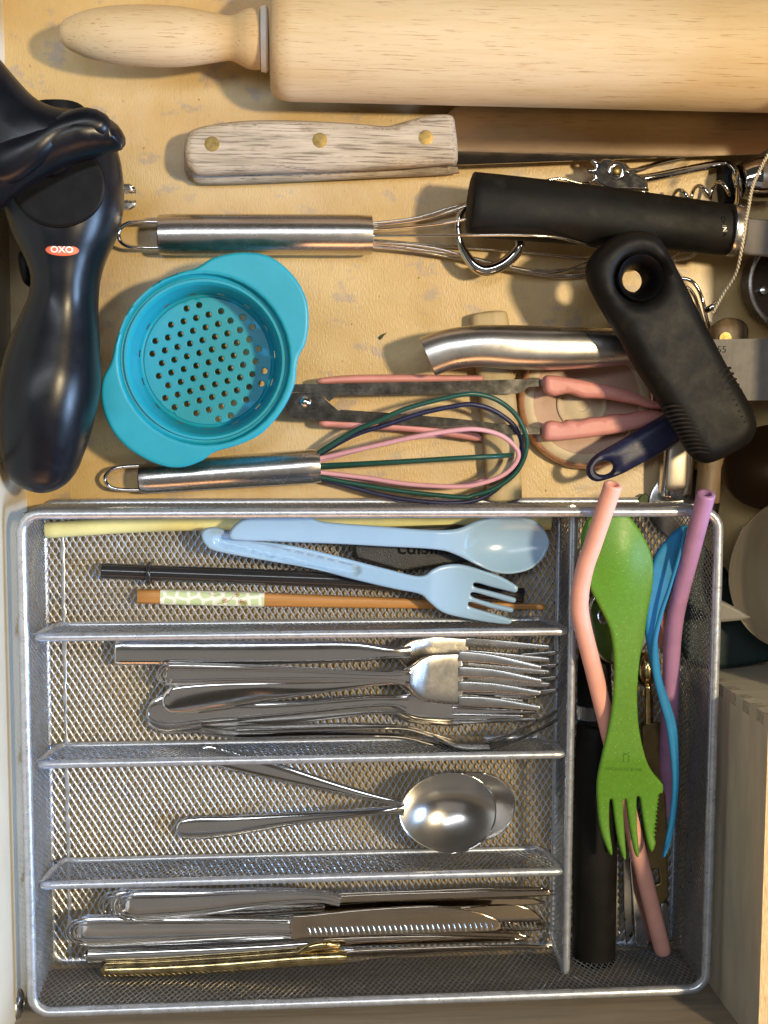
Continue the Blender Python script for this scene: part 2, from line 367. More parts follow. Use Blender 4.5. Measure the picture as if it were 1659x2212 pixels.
M['clear'] = mk('clear_plastic', (.55, .55, .53), .1, var=.02, bump=.03, trans=.85)
M['rosegold'] = mk('rose_gold_rim', (.60, .33, .20), .3, .6, var=.08, bump=.05)
M['cream'] = mk('cream_silicone', (.55, .46, .32), .45, var=.06, vs=80, bump=.15, bs=350, spec=.25)
M['blush'] = mk('blush_silicone', (.46, .31, .24), .45, var=.06, vs=80, bump=.3, bs=300, bst=(2, .6, 1), spec=.25)
M['string'] = mk('white_cotton', (.66, .60, .47), .85, var=.12, vs=900, bump=.5, bs=1500, bd=.0004)
M['olive'] = mk('olive_bronze_metal', (.22, .155, .065), .38, .7, var=.15, vs=90, bump=.1)
M['greyplastic'] = mk('pale_grey_plastic', (.15, .145, .13), .5, var=.06)
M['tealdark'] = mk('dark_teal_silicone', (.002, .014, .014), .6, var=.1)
M['leaf'] = mk('dry_herb', (.05, .07, .02), .7, var=.3, vs=900)
M['crumb'] = mk('crumb', (.45, .32, .14), .8, var=.3, vs=900)
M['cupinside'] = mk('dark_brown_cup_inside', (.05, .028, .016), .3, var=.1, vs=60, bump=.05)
M['screw'] = mk('zinc_plated_screw', (.62, .62, .60), .25, 1, var=.2, vs=400, bump=.3)

# wrap pattern: white scrolls printed on pale green
def wrap_pattern():
    m = M['wrap']; nt = m.node_tree; p = nt.nodes['Principled BSDF']; tc = [n for n in nt.nodes if n.type == 'TEX_COORD'][0]
    v = node(nt, 'ShaderNodeTexVoronoi', feature='DISTANCE_TO_EDGE'); v.inputs['Scale'].default_value = 190; v.inputs['Randomness'].default_value = .35
    mr = node(nt, 'ShaderNodeMapRange'); mr.inputs[1].default_value = .10; mr.inputs[2].default_value = .16; mr.inputs[3].default_value = 1; mr.inputs[4].default_value = 0
    mx = node(nt, 'ShaderNodeMix', data_type='RGBA'); old = p.inputs['Base Color'].links[0].from_socket
    nt.links.new(tc.outputs['Object'], v.inputs['Vector']); nt.links.new(v.outputs['Distance'], mr.inputs[0])
    nt.links.new(mr.outputs[0], mx.inputs[0]); nt.links.new(old, mx.inputs[6]); mx.inputs[7].default_value = (.78, .78, .74, 1)
    nt.links.new(mx.outputs[2], p.inputs['Base Color'])
wrap_pattern()

# ------------------------------------------------------------------ setting: the drawer
TX0, TX1, TY0, TY1 = -10.61, 18.235, -25.52, -4.445         # outside of the tray's rim
FLX = at(58, 1060)[0]; FRY = TY0-.28; UPX = at(12, 200)[0]; BWY = at(300, -260)[1]
ybreak = at(30, 985)[1]
V, Fs = box((UPX-1.2, FRY-1.5, -.6), (23.7, BWY, 0)); struct('drawer_floor', (V, Fs), M['floor'])
struct('drawer_left_wall', box((UPX-1.4, ybreak, 0), (UPX, BWY, 10.5)), M['pale'])
struct('drawer_left_wall_lower_board', box((UPX-1.4, FRY, 0), (FLX, ybreak, 10.5)), M['pale'])
struct('drawer_front_wall', box((UPX-1.4, FRY-1.6, 0), (23.7, FRY, 10.5)), M['front'])
struct('drawer_right_wall', box((22.3, FRY, 0), (23.7, BWY, 8.4)), M['pale'])
struct('drawer_back_wall', box((UPX-1.4, BWY, 0), (23.7, BWY+1.4, 10.5)), M['pale'])

# ------------------------------------------------------------------ wire mesh cutlery tray
def lattice(O, u, v, n, U, W_, pu, pv, wn, wm, t, rings=3):
    O, u, v, n = [np.array(q, float) for q in (O, u, v, n)]
    nj = int(W_/(pv/2)); ni = int(U/pu)+2; A = []; B = []
    pv = 2*W_/nj
    for j in range(nj):
        for i in range(-1, ni):
            x0 = i*pu+(j % 2)*pu/2; y0 = j*pv/2
            for dx in (-pu/2, pu/2):
                x1 = x0+dx
                if min(x0, x1) >= -.001 and max(x0, x1) <= U+.001: A.append((x0, y0)); B.append((x1, y0+pv/2))
    A = np.array(A); B = np.array(B)
    jit = lambda P: P+np.stack([np.sin(P[:, 0]*3.1+P[:, 1]*2.3), np.cos(P[:, 0]*2.7-P[:, 1]*3.7)], 1)*.012
    A, B = jit(A), jit(B)
    d = B-A; d /= np.linalg.norm(d, axis=1)[:, None]; pr = np.stack([-d[:, 1], d[:, 0]], 1)
    R = [(0, wn), (.5, wm), (1, wn)] if rings == 3 else [(0, wn), (1, wn)]
    to = lambda P, z: O+P[:, :1]*u+P[:, 1:]*v+z*n
    Vs = []
    for f, w_ in R:
        C = A+(B-A)*f
        Vs += [to(C-pr*w_, 0.), to(C, t*.55), to(C+pr*w_, 0.), to(C, -t)]
    V = np.stack(Vs, 1); m = len(A); q = 4*len(R); V = V.reshape(-1, 3); base = np.arange(m)[:, None]*q; Fs = []
    for r in range(len(R)-1):
        for c in range(4):
            e = (c+1) % 4; Fs.append(base+np.array([r*4+c, r*4+e, r*4+4+e, r*4+4+c]))
    Fs = np.vstack(Fs)
    return V, [tuple(q) for q in Fs.tolist()]
def rrect(x0, x1, y0, y1, r, z, n=5):
    P = []
    for cx, cy, a0 in ((x1-r, y1-r, 0), (x0+r, y1-r, 90), (x0+r, y0+r, 180), (x1-r, y0+r, 270)):
        for i in range(n+1):
            a = math.radians(a0+90*i/n); P.append((cx+r*math.cos(a), cy+r*math.sin(a), z))
    out = []
    for i, p in enumerate(P):
        q = P[(i+1) % len(P)]; d = math.dist(p, q); m = max(1, int(d/.8)) if d > 1.2 else 1
        for s in range(m): out.append(tuple(np.array(p)+(np.array(q)-np.array(p))*s/m))
    return np.array(out)
def ctube(P, r, n=10):
    T, sd, up = frames(P, (0, 0, 1.), True); a = np.full(len(P), r)*(1+.03*np.sin(np.arange(len(P))*2.1))
    return ringmesh(P, sd, up, a, a, n, 2, True)
tray = Thing('cutlery_tray', 'silver wire mesh cutlery tray with five compartments, filling the lower drawer', 'cutlery tray', ((TX0+TX1)/2, (TY0+TY1)/2, 0))
TR = .21
tray.part('rim', ctube(rrect(TX0+TR, TX1-TR, TY0+TR, TY1-TR, .75, 5.0), TR), M['tray'])
tray.part('base_ring', ctube(rrect(TX0+.18, TX1-.18, TY0+.18, TY1-.18, .6, .19), .19), M['tray'])
ix0, ix1, iy0, iy1 = TX0+.22, TX1-.22, TY0+.22, TY1-.22
tray.part('floor_mesh', lattice((ix0, iy0, .33), (1, 0, 0), (0, 1, 0), (0, 0, 1), ix1-ix0, iy1-iy0, .300, .50, .058, .028, .05), M['mesh'], kind='stuff')
for O, u, n, U in (((ix0, iy0, .3), (0, 1, 0), (1, 0, 0), iy1-iy0), ((ix1, iy0, .3), (0, 1, 0), (-1, 0, 0), iy1-iy0),
                   ((ix0, iy0, .3), (1, 0, 0), (0, 1, 0), ix1-ix0), ((ix0, iy1, .3), (1, 0, 0), (0, -1, 0), ix1-ix0)):
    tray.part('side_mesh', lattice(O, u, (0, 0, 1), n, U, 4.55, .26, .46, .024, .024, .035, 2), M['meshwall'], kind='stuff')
# crease where the floor mesh was folded
cre = [(at(138, 1160)[0], y, .40) for y in np.arange(iy0+.4, iy1-.2, .25)]
tray.part('floor_crease', loft([(x+random.uniform(-.03, .03), y, z+random.uniform(-.01, .02), .07*random.uniform(.5, 1.5), .02) for x, y, z in cre], m=90, n=6), M['mesh'])
DZ = 3.3; DX = (at(1240, 1130, DZ)[0]+at(1222, 2100, DZ)[0])/2
def divider(pA, pB, long=False):
    a = at(*pA, DZ); b = at(*pB, DZ)
    if long: y = None; p0 = np.array([DX, iy1, 0]); p1 = np.array([DX, iy0+.05, 0])
    else: y = (a[1]+b[1])/2; p0 = np.array([ix0+.05, y, 0]); p1 = np.array([DX-.2, y, 0])
    u = (p1-p0)/np.linalg.norm(p1-p0); z1 = np.array([0, 0, DZ]); z0 = np.array([0, 0, .55])
    L = np.linalg.norm(p1-p0); e = .55
    top = [p0+z1+u*.05]+[p0+z1+u*t for t in np.linspace(.3, L-.3, 24)]+[p1+z1-u*.05]
    fr = tray.part('divider', tube(top, [.11]+[.185]*24+[.11], n=10, sub=3), M['tray'])
    base = [p0+z1*.93, p0+z1*.5+z0*.3+u*.18, p0+z0+u*e, p0+z0+u*(e+.5)]+[p0+z0+u*t for t in np.linspace(2, L-2, 8)]+[p1+z0-u*(e+.5), p1+z0-u*e, p1+z1*.5+z0*.3-u*.18, p1+z1*.93]
    tray.part('base_bar', tube(base, .15, n=8, sub=5), M['tray'], fr)
    nn = np.array([-u[1], u[0], 0])
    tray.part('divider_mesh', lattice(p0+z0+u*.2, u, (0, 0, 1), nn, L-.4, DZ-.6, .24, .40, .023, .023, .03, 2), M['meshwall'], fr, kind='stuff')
divider((68, 1376), (1210, 1365)); divider((78, 1650), (1210, 1631)); divider((88, 1906), (1205, 1889)); divider((0, 0), (1, 1), True)

# ------------------------------------------------------------------ rolling pin
RP = 2.42; c0 = at(582, 85, RP)
def rx(px, r=None): return at(px, 86, RP)[0]
pin = Thing('rolling_pin', 'large pale wooden rolling pin lying across the top of the drawer', 'rolling pin', (c0[0]+8, c0[1], 0))
yc = c0[1]
def lathe_x(prof, n=40):
    st = np.array([(x, yc, RP, r, r) for x, r in prof]); T = np.tile([1., 0, 0], (len(st), 1))
    return ringmesh(st[:, :3], np.tile([0, 1., 0], (len(st), 1)), np.tile([0, 0, 1.], (len(st), 1)), st[:, 3], st[:, 4], n, 2)
bx = rx(583)
pin.part('body', lathe_x([(bx, 1.5), (bx+.01, 1.95), (bx+.12, 2.18), (bx+.4, 2.35), (bx+.8, RP)]+[(bx+1+i*1.2, RP) for i in range(20)]), M['pin'])
hp = [(131, 8), (133, 18), (140, 26), (150, 32), (175, 43), (205, 51), (250, 58), (300, 61), (350, 61.5), (400, 59), (450, 52), (490, 45.5), (505, 47), (520, 54), (535, 60), (550, 62), (562, 61)]
hc = crom([(rx(a), b*k(RP)*.985) for a, b in hp], 4)
pin.part('handle', lathe_x([tuple(q) for q in hc]), M['pin'])
pin.part('collar', lathe_x([(rx(562), 1.0), (rx(564), 1.27), (rx(575), 1.3), (rx(580), 1.2)]), M['white'])

# ------------------------------------------------------------------ wooden handled knife
kn = Thing('kitchen_knife', 'old kitchen knife with weathered wooden handle and three brass rivets', 'knife', at(700, 330))
top_o = [(400, 300), (420, 276), (500, 261), (600, 257), (750, 263), (829, 270), (862, 264), (924, 247), (974, 246), (984, 262), (990, 348), (960, 354), (829, 364), (600, 372), (440, 377), (412, 368), (397, 345)]
bot_o = [(402, 330), (425, 300), (600, 280), (829, 285), (975, 275), (986, 290), (990, 362), (984, 374), (829, 382), (600, 392), (440, 396), (412, 387), (398, 368)]
kn.part('handle_scale', pillow(top_o, 1.42, .85, .28, grid=.3, z=1.7), M['oldwood'])
kn.part('handle_scale', pillow(bot_o, .48, .84, .25, grid=.35, z=.7), M['oldwood'])
for x, y in ((458, 311), (691, 303), (920, 297)):
    c = at(x, y, 1.86); kn.part('rivet', revolve(c, [(.0, 1.55), (.31, 1.55), (.31, 1.853), (.305, 1.854), (.01, 1.854)], 20), M['brass'])
kn.part('blade', plate([(960, 250), (1000, 215), (1700, 180), (1690, 300), (1642, 332), (1637, 335), (1300, 348), (992, 360), (960, 356)], lambda x, y: .58+.25*(at(1300, 215, .95)[1]-y), .09, .95), M['blade'], smooth=False)

# ------------------------------------------------------------------ black can opener at the left
op = Thing('can_opener', 'bulky black plastic can opener with orange badge at the left edge', 'can opener', at(130, 700))
OZ = 2.6
ost = [(80, 1058, 1.5, 60, 1.0), (84, 1032, 1.65, 71, 1.25), (88, 1000, 1.8, 79, 1.4), (94, 940, 1.9, 93, 1.6), (101, 880, 1.95, 101, 1.75), (110, 820, 1.95, 102, 1.75), (119, 760, 1.9, 94, 1.6),
       (130, 700, 1.85, 81, 1.45), (138, 650, 1.85, 70, 1.4), (142, 600, 1.9, 70, 1.45), (142, 555, 1.95, 84, 1.5), (141, 510, 2., 105, 1.6), (139, 450, 2.05, 121, 1.65), (134, 400, 2.05, 126, 1.7), (128, 340, 2.05, 122, 1.7), (124, 290, 2.0, 108, 1.6), (122, 250, 2., 70, 1.2)]
body_st = pxs([(a, b, c+OZ, d, f*1.3) for a, b, c, d, f in ost])
op.part('body', loft(body_st, m=60, n=48, e=2.25, r0=1.3), M['black'])
_oc = at(142, 540, 1.95+OZ); _oa = 92*k(1.95+OZ)
def opz(x, y):   # top surface of the body near the badge
    q = min(.999, abs(x-_oc[0])/_oa); return 1.95+OZ+1.52*1.3*(1-q**2.25)**(1/2.25)
rc = at(126, 398, 4.1+OZ)
ell = [(rc[0]+1.78*math.cos(t), rc[1]+1.62*math.sin(t)) for t in np.arange(24)*math.pi/12]
op.part('dial_shade_disc', pillow(ell, 4.16+OZ, .20, .09, world=True, grid=.6), M['recess'])  # flat disc, its near-black colour paints the shade of a hollow dial
wing = [(-70, 60), (-45, 80), (0, 128), (33, 168), (76, 213), (120, 234), (178, 242), (217, 248), (250, 266), (268, 290), (272, 310), (263, 324), (245, 330), (204, 342), (153, 359), (89, 392), (51, 415), (23, 437), (0, 455), (-50, 440), (-72, 360), (-74, 200)]
def wz(x, y): return 4.9+OZ+.25*math.sin((x+12)*.5)
op.part('turning_knob', pillow(wing, wz, 2.3, 1.15, z=4.9+OZ, grid=.4), M['black'])
op.part('knob_ridge', loft(pxs([(-52, 330, 5.6+OZ, 50, .4), (0, 345, 5.75+OZ, 55, .55), (70, 318, 5.85+OZ, 40, .55), (120, 285, 5.75+OZ, 30, .5), (190, 268, 5.55+OZ, 34, .55), (240, 290, 5.4+OZ, 26, .5)]), r0=.5, r1=.5, e=2), M['black'])
op.part('spindle', revolve(at(110, 330, 4.5+OZ), [(.01, 3.4+OZ), (.9, 3.5+OZ), (.85, 4.8+OZ), (.01, 4.9+OZ)], 24), M['recess'])
bc = at(134, 540, 3.9+OZ)
bo = [(bc[0]+.62*math.cos(t), bc[1]+.225*math.sin(t)) for t in np.arange(28)*math.pi/14]
op.part('underside', loft(pxs([(a+12, b-12, 1.9, d*.72, 1.9) for a, b, c, d, f in ost[1:]]), m=30, n=28, e=2.6, r0=.8), M['recess'])
bd = op.part('badge', pillow(bo, lambda x, y: opz(x, y)+.012, .05, .03, world=True, grid=.12, sp=.07), M['badge'])
op.part('lettering', text_geo('OXO', .32, bc[:2], zf=lambda x, y: opz(x, y)+.044, depth=.006, bold=.008, sx=1.12), M['print'], bd)
def jaw(y0, y1, flip):
    ys = (y0, y1); a, b = (y1, y0) if flip else (y0, y1)     # a = back edge, b = toothed edge
    s = 1 if b > a else -1
    out = [(250, a), (280, a), (290, a+s*6), (294, a+s*14), (293, b)]
    for i in range(4): x = 291-i*4; out += [(x-1, b-s*4), (x-4, b)]
    out += [(270, b-s*2), (262, b), (250, b)]
    return pillow(out, 2.4, .16, .05, z=2.4, smooth=False, sp=.1, grid=.3)
op.part('jaw', jaw(397, 420, False), M['dullsteel']); op.part('jaw', jaw(431, 454, True), M['dullsteel'])
op.part('side_button', loft(pxs([(56, 541, 3.6, 12, .5), (57, 560, 3.6, 15, .7), (61, 590, 3.6, 14, .7), (66, 620, 3.6, 10, .5)]), r0=.2, r1=.3, e=2.6), M['recess'])

# ------------------------------------------------------------------ whisks
wk = Thing('steel_whisk', 'large steel balloon whisk lying horizontally, hanging loop to the left', 'whisk', at(700, 507))
WR = .86
wk.part('handle', loft([list(at(x, y, .9))+[r, r] for x, y, r in ((344, 507, WR*.96), (346, 507, WR), (575, 507, WR), (800, 508, WR), (803, 508, WR*.96))], m=10, n=36), M['steel'])
wk.part('end_cap', loft([list(at(x, 508, .9))+[r, r] for x, r in ((341, .55), (345, .80))], m=3, n=24), M['recess'])
wk.part('hanging_loop', ptube([(352, 480, .9), (310, 479, .9), (280, 481, .9), (262, 492, .9), (256, 507, .9), (262, 523, .9), (280, 533, .9), (310, 535, .9), (352, 535, .9)], .085, n=10, sub=6), M['chrome'])
W = [[(800, 487, 1.), (900, 476, 1.6), (1005, 446, 2.2), (1180, 390, 2.0), (1241, 393, 1.9), (1340, 425, 1.8), (1480, 470, 1.7), (1530, 510, 1.4), (1500, 550, .9), (1445, 565, .6), (1300, 592, .3), (1190, 598, .3), (1000, 561, .5), (900, 543, .7), (800, 533, .8)],
     [(800, 483, .9), (900, 470, 1.), (1005, 440, 1.), (1180, 402, .8), (1330, 400, .6), (1450, 440, .4), (1500, 500, .3), (1440, 562, .3), (1271, 592, .3), (1150, 590, .3), (1000, 553, .5), (800, 528, .8)],
     [(800, 509, 1.5), (1000, 508, 3.6), (1120, 508, 4.0), (1210, 514, 3.8), (1300, 538, 3.), (1400, 560, 1.6), (1380, 565, .6), (1276, 559, .3), (1100, 543, .3), (929, 529, .5), (800, 518, .7)],
     [(800, 497, 1.2), (929, 486, 2.1), (989, 477, 2.4), (1150, 450, 2.6), (1350, 470, 2.), (1420, 520, 1.2), (1350, 545, .9), (1267, 566, .8), (1189, 590, 1.), (1059, 567, 1.1), (929, 534, 1.), (800, 522, .9)],
     [(800, 492, .7), (950, 465, .5), (1150, 425, .3), (1350, 440, .3), (1460, 500, .3), (1400, 575, .5), (1271, 578, .8), (1150, 583, .9), (1000, 553, .9), (800, 524, .8)]]
for q in W: wk.part('wire', ptube(q, .06, n=8, sub=7), M['wire'])

sw = Thing('silicone_whisk', 'small whisk with steel handle and green, navy and pink coated wires', 'whisk', at(700, 1010))
sw.part('handle', loft([list(at(x, y, z))+[r, r] for x, y, z, r in ((303, 1034, .72, .62), (306, 1034, .72, .67), (498, 1020, .8, .72), (688, 1007, .9, .76), (692, 1007, .9, .70))], m=12, n=36), M['steel'])
sw.part('end_cap', loft([list(at(x, y, .72))+[r, r] for x, y, r in ((300, 1034, .5), (304, 1034, .6))], m=3, n=24), M['recess'])
sw.part('hanging_loop', ptube([(312, 1006, .7), (270, 1008, .7), (242, 1014, .7), (228, 1028, .7), (229, 1042, .7), (243, 1054, .7), (270, 1058, .7), (312, 1058, .7)], .085, n=10, sub=6), M['chrome'])
SWR = .105
wires = [('dgreen', [(688, 978, 1.2), (765, 931, 1.7), (813, 911, 2.), (885, 880, 2.3), (995, 853, 2.5), (1040, 853, 2.4), (1079, 867, 2.3), (1113, 895, 2.1), (1133, 931, 2.), (1138, 960, 1.9), (1130, 995, 1.8), (1107, 1029, 1.7), (1065, 1057, 1.6), (1023, 1070, 1.5), (995, 1074, 1.5), (885, 1063, 1.3), (789, 1049, 1.1), (688, 1030, .9)]),
         ('navy', [(688, 982, .9), (765, 940, 1.2), (837, 917, 1.5), (909, 893, 1.7), (995, 875, 1.9), (1030, 875, 1.9), (1065, 886, 1.8), (1102, 911, 1.7), (1121, 937, 1.6), (1127, 965, 1.5), (1118, 1001, 1.4), (1096, 1035, 1.3), (1053, 1070, 1.2), (1005, 1085, 1.2), (933, 1085, 1.2), (837, 1072, 1.), (741, 1047, .8), (688, 1034, .8)]),
         ('pinkwire', [(688, 991, 1.), (813, 962, 1.7), (909, 941, 2.2), (995, 928, 2.4), (1037, 928, 2.4), (1079, 939, 2.3), (1107, 959, 2.2), (1120, 980, 2.1), (1112, 1003, 2.), (1088, 1025, 1.9), (1050, 1041, 1.8), (995, 1051, 1.7), (885, 1046, 1.4), (789, 1032, 1.1), (688, 1020, .9)]),
         ('pinkwire', [(688, 996, .6), (850, 952, .5), (985, 938, .4), (1045, 950, .35), (1085, 968, .3), (1097, 990, .3), (1085, 1015, .3), (1045, 1038, .3), (960, 1052, .3), (850, 1044, .4), (688, 1024, .7)]),
         ('dgreen', [(688, 1006, 1.1), (850, 998, 2.2), (1000, 989, 2.8), (1075, 985, 2.5), (1104, 983, 1.6), (1098, 983, .6), (1060, 985, .2), (900, 996, .16), (780, 1004, .4), (688, 1010, .7)])]
for m_, q in wires: sw.part('coated_wire', ptube(q, SWR, n=10, sub=6), M[m_], label={'dgreen': 'dark green coated wire', 'navy': 'navy coated wire', 'pinkwire': 'pink coated wire'}[m_])

# ------------------------------------------------------------------ teal strainer
stn = Thing('strainer', 'round teal plastic strainer with two wide ears and a holed base', 'strainer', at(442, 778, 0))
sz = 3.0; sc_ = at(442, 777, sz)[:2]; RW = 3.50
eo = [(520, 545), (580, 553), (630, 591), (660, 641), (667, 691), (660, 741), (643, 776), (636, 831), (610, 886), (565, 936), (515, 961), (462, 977), (435, 996), (390, 1010), (340, 1003), (280, 971), (240, 926), (220, 871), (221, 821), (240, 781), (252, 731), (280, 666), (330, 616), (380, 591), (425, 578), (462, 556)]
circ = lambda c, r, n=40: [(c[0]+r*math.cos(t), c[1]+r*math.sin(t)) for t in np.arange(n)*2*math.pi/n]
stn.part('eared_rim', pillow([at(x, y, sz)[:2] for x, y in eo], sz, .22, .09, holes=[circ(sc_, RW)], world=True, grid=.5, sp=.16, hsmooth=False), M['teal'])
prof = [(RW+.02, sz-.02), (RW-.02, sz-.22), (RW-.1, sz-.28), (RW-.16, sz-.28), (RW-.2, sz-.12), (RW-.3, sz-.12), (RW-.36, sz-.2), (RW-.42, sz-.36)]
nW = 120; bowl = []
V1, F1 = revolve(sc_, prof, nW, False)
r_top, r_bot, z_top, z_bot = RW-.42, 2.86, sz-.36, .85
rows = [(r_top+(r_bot-r_top)*t, z_top+(z_bot-z_top)*t) for t in (0, .3, .6, .84, .95, 1)]
V2, F2 = revolve(sc_, rows+[(r_bot-.06, z_bot-.07), (2.72, z_bot-.1)], nW, False)
F2 = [f for i, f in enumerate(F2) if not (i//nW == 3 and (i % nW) % 8 in (1, 2))]           # small openings low in the wall
th = math.radians(15.5); hs = []
for i in range(-6, 7):
    for j in range(-6, 7):
        x = (i+.5*(j % 2))*.555; y = j*.49
        X, Y = x*math.cos(th)-y*math.sin(th), x*math.sin(th)+y*math.cos(th)
        if math.hypot(X, Y) < 2.50: hs.append((sc_[0]+X+.03, sc_[1]+Y-.05))
stn.part('bowl_wall', merge((V1, F1), (V2, F2)), M['teal'])
stn.part('perforated_base', pillow(circ(sc_, 2.74, 60), z_bot-.12, .16, .03, holes=[circ(h, .125, 12) for h in hs], world=True, grid=.5, sp=.2, smooth=False, hsmooth=False), M['teal'])

# ------------------------------------------------------------------ tongs
tg = Thing('tongs', 'steel tongs with rose pink silicone tips pointing right', 'tongs', at(900, 870))
A1 = [(618, 842), (632, 830), (700, 829), (995, 823), (1121, 819), (1177, 820), (1181, 834), (1141, 836), (1128, 848), (1110, 851), (995, 849), (748, 854), (736, 851), (730, 852), (711, 868), (694, 851), (660, 849), (640, 846), (622, 850)]
A2 = [(620, 852), (645, 848), (690, 851), (711, 870), (731, 887), (738, 885), (860, 893), (995, 905), (1121, 920), (1176, 923), (1176, 938), (1141, 938), (1090, 938), (995, 927), (800, 914), (640, 905), (625, 900), (617, 880)]
tg.part('arm', plate(A1, 1.5, .2, 1.6), M['armsteel'])
tg.part('arm', plate(A2, 1.40, .19, 1.5), M['armsteel'])
tg.part('pivot_pin', revolve(at(659, 868, 1.6), [(.0, 1.45), (.25, 1.5), (.24, 1.6), (.17, 1.68), (.08, 1.72), (.01, 1.73)], 20), M['chrome'])
G1 = [(1179, 814), (1230, 819), (1275, 827), (1331, 839), (1387, 858), (1428, 877), (1432, 886), (1400, 879), (1372, 871), (1345, 866), (1320, 861), (1290, 858), (1258, 857), (1232, 848), (1215, 849), (1196, 853), (1178, 846), (1173, 830)]
G2 = [(1174, 920), (1190, 911), (1214, 915), (1224, 909), (1250, 911), (1270, 905), (1300, 903), (1323, 897), (1350, 897), (1373, 892), (1414, 889), (1432, 889), (1437, 896), (1415, 911), (1359, 928), (1275, 942), (1219, 948), (1177, 949), (1172, 940)]
g1 = tg.part('tip_sleeve', pillow([(x, y+(-3 if i < 7 else 3)) for i, (x, y) in enumerate(G1)], 1.75, .8, .2, z=1.8, grid=.25, sp=.14), M['rose']); tg.part('tip_sleeve', pillow([(x, y+(-3 if i < 11 else 3)) for i, (x, y) in enumerate(G2)], 1.55, .8, .2, z=1.6, grid=.25, sp=.14), M['rose'])
tg.part('arm_grip', loft(pxs([(683, 824, 1.0, 7, .3), (760, 819, 1.0, 9, .35), (900, 818, 1.0, 9, .35), (1044, 818, 1.0, 7, .3)]), r0=.3, r1=.15), M['rose'])
tg.part('arm_grip', loft(pxs([(688, 913, 1.0, 9, .3), (790, 917, 1.0, 10, .35), (900, 925, 1.0, 9, .35), (985, 936, .9, 10, .3), (1040, 947, .8, 8, .25)]), r0=.3, r1=.3), M['rose'])

# ------------------------------------------------------------------ wooden dowel and silicone lid under the tongs
single('wooden_stick', 'pale wooden stick lying upright beneath the steel handle and tongs', 'stick', loft(pxs([(1055, 672, .55, 38, .4), (1060, 720, .55, 42, .45), (1070, 812, .55, 40, .45), (1083, 960, .5, 40, .42), (1090, 1084, .5, 38, .4)]), e=3.2, r0=.16, r1=.16, n=28), M['stickwood'])
lid = Thing('jar_coaster', 'round blush and cream coaster with rose gold edge, under the tongs', 'coaster', at(1270, 866))
lc = at(1270, 864, .7)
lid.part('edge_ring', ring(lc, [(2.86, .35), (3.02, .3), (3.09, .45), (3.05, .62), (2.94, .7), (2.86, .66)], 72), M['rosegold'])
lid.part('outer_band', ring(lc, [(2.88, .2), (2.88, .52), (2.8, .60), (2.55, .63), (2.42, .60), (2.38, .52), (2.38, .2)], 72), M['cream'])
lid.part('disc', revolve(lc, [(.01, .1), (2.42, .1), (2.42, .50), (1.9, .47), (1.25, .47), (.01, .47)], 60), M['blush'])
lid.part('raised_ring', revolve(at(1257, 872, .5), [(1.12, .4), (1.13, .56), (1.04, .60), (.96, .58), (.93, .52), (.80, .53), (.72, .58), (.36, .59), (.33, .53), (.01, .53)], 56), M['cream'])

# ------------------------------------------------------------------ curved steel handle, bottle opener ring
single('curved_ladle', 'thick curved stainless steel handle lying above the tongs', 'ladle', loft(pxs([(922, 772, 2.3, 44, .66), (944, 763, 2.35, 44, .7), (980, 753, 2.4, 44, .75), (1040, 747, 2.5, 45, .8), (1130, 751, 2.5, 48, .85), (1250, 752, 2.5, 45, .8), (1380, 748, 2.4, 36, .7), (1460, 745, 2.3, 26, .5)]), e=2.3, r0=.05, r1=.5, n=32, m=40), M['satin'])
single('bottle_opener', 'chrome loop shaped bottle opener caught in the large whisk wires', 'bottle opener', loft(pxs([(1060, 440, 1.2, 7, .15), (1015, 445, 1.3, 8, .2), (994, 465, 1.4, 8, .2), (989, 492, 1.4, 8, .22), (995, 528, 1.4, 9, .25), (1014, 562, 1.4, 11, .25), (1036, 581, 1.4, 13, .28), (1060, 582, 1.4, 14, .3), (1090, 568, 1.4, 13, .3), (1112, 548, 1.5, 13, .3), (1123, 528, 1.6, 12, .3), (1112, 500, 1.4, 10, .25), (1100, 470, 1.2, 8, .2)]), m=50, n=14, r0=.1, r1=.1), M['chrome'])

# ------------------------------------------------------------------ winged corkscrew
cs = Thing('corkscrew', 'chrome winged corkscrew with toothed lever, partly under black handles', 'corkscrew', at(1430, 390))
def gear():
    c = (1318, 372); out = []
    for a, r in ((100, 34), (120, 38), (132, 34), (140, 50), (149, 50), (156, 37), (166, 37), (172, 52), (181, 51), (188, 37), (198, 38), (204, 50), (213, 49), (220, 38), (236, 38), (250, 40)):
        t = math.radians(a); out.append((c[0]+r*math.cos(t), c[1]-r*math.sin(t)*.92))
    return out+[(1330, 412), (1402, 413), (1397, 385), (1368, 371), (1350, 350), (1330, 345)]
lv = cs.part('toothed_lever', pillow(gear(), 1.3, .3, .08, z=1.35, smooth=False, sp=.08, grid=.3), M['chrome'])
cs.part('pivot_pin', revolve(at(1332, 369, 1.5), [(.01, 1.3), (.2, 1.3), (.2, 1.52), (.17, 1.56), (.01, 1.57)], 20), M['brass'], lv)
cs.part('pivot_collar', ring(at(1332, 369, 1.4), [(.22, 1.2), (.42, 1.2), (.42, 1.45), (.36, 1.5), (.24, 1.48)], 24), M['chrome'])
cs.part('lever_arm', loft(pxs([(1350, 372, 1.4, 8, .12), (1385, 366, 1.2, 5, .12), (1425, 353, .7, 5, .12), (1480, 341, .5, 6, .12)]), r0=.1, r1=.1), M['chrome'])
cs.part('lever_arm', loft(pxs([(1360, 388, 1.2, 11, .15), (1400, 384, 1.2, 9, .15), (1480, 368, 1., 9, .15), (1545, 355, .8, 8, .15), (1575, 352, .7, 5, .12)]), r0=.1, r1=.1), M['chrome'])
sp_ = []
p0, p1 = at(1425, 436, 1.), at(1590, 402, 1.)
ax = (p1-p0)/np.linalg.norm(p1-p0); sdv = np.array([-ax[1], ax[0], 0])
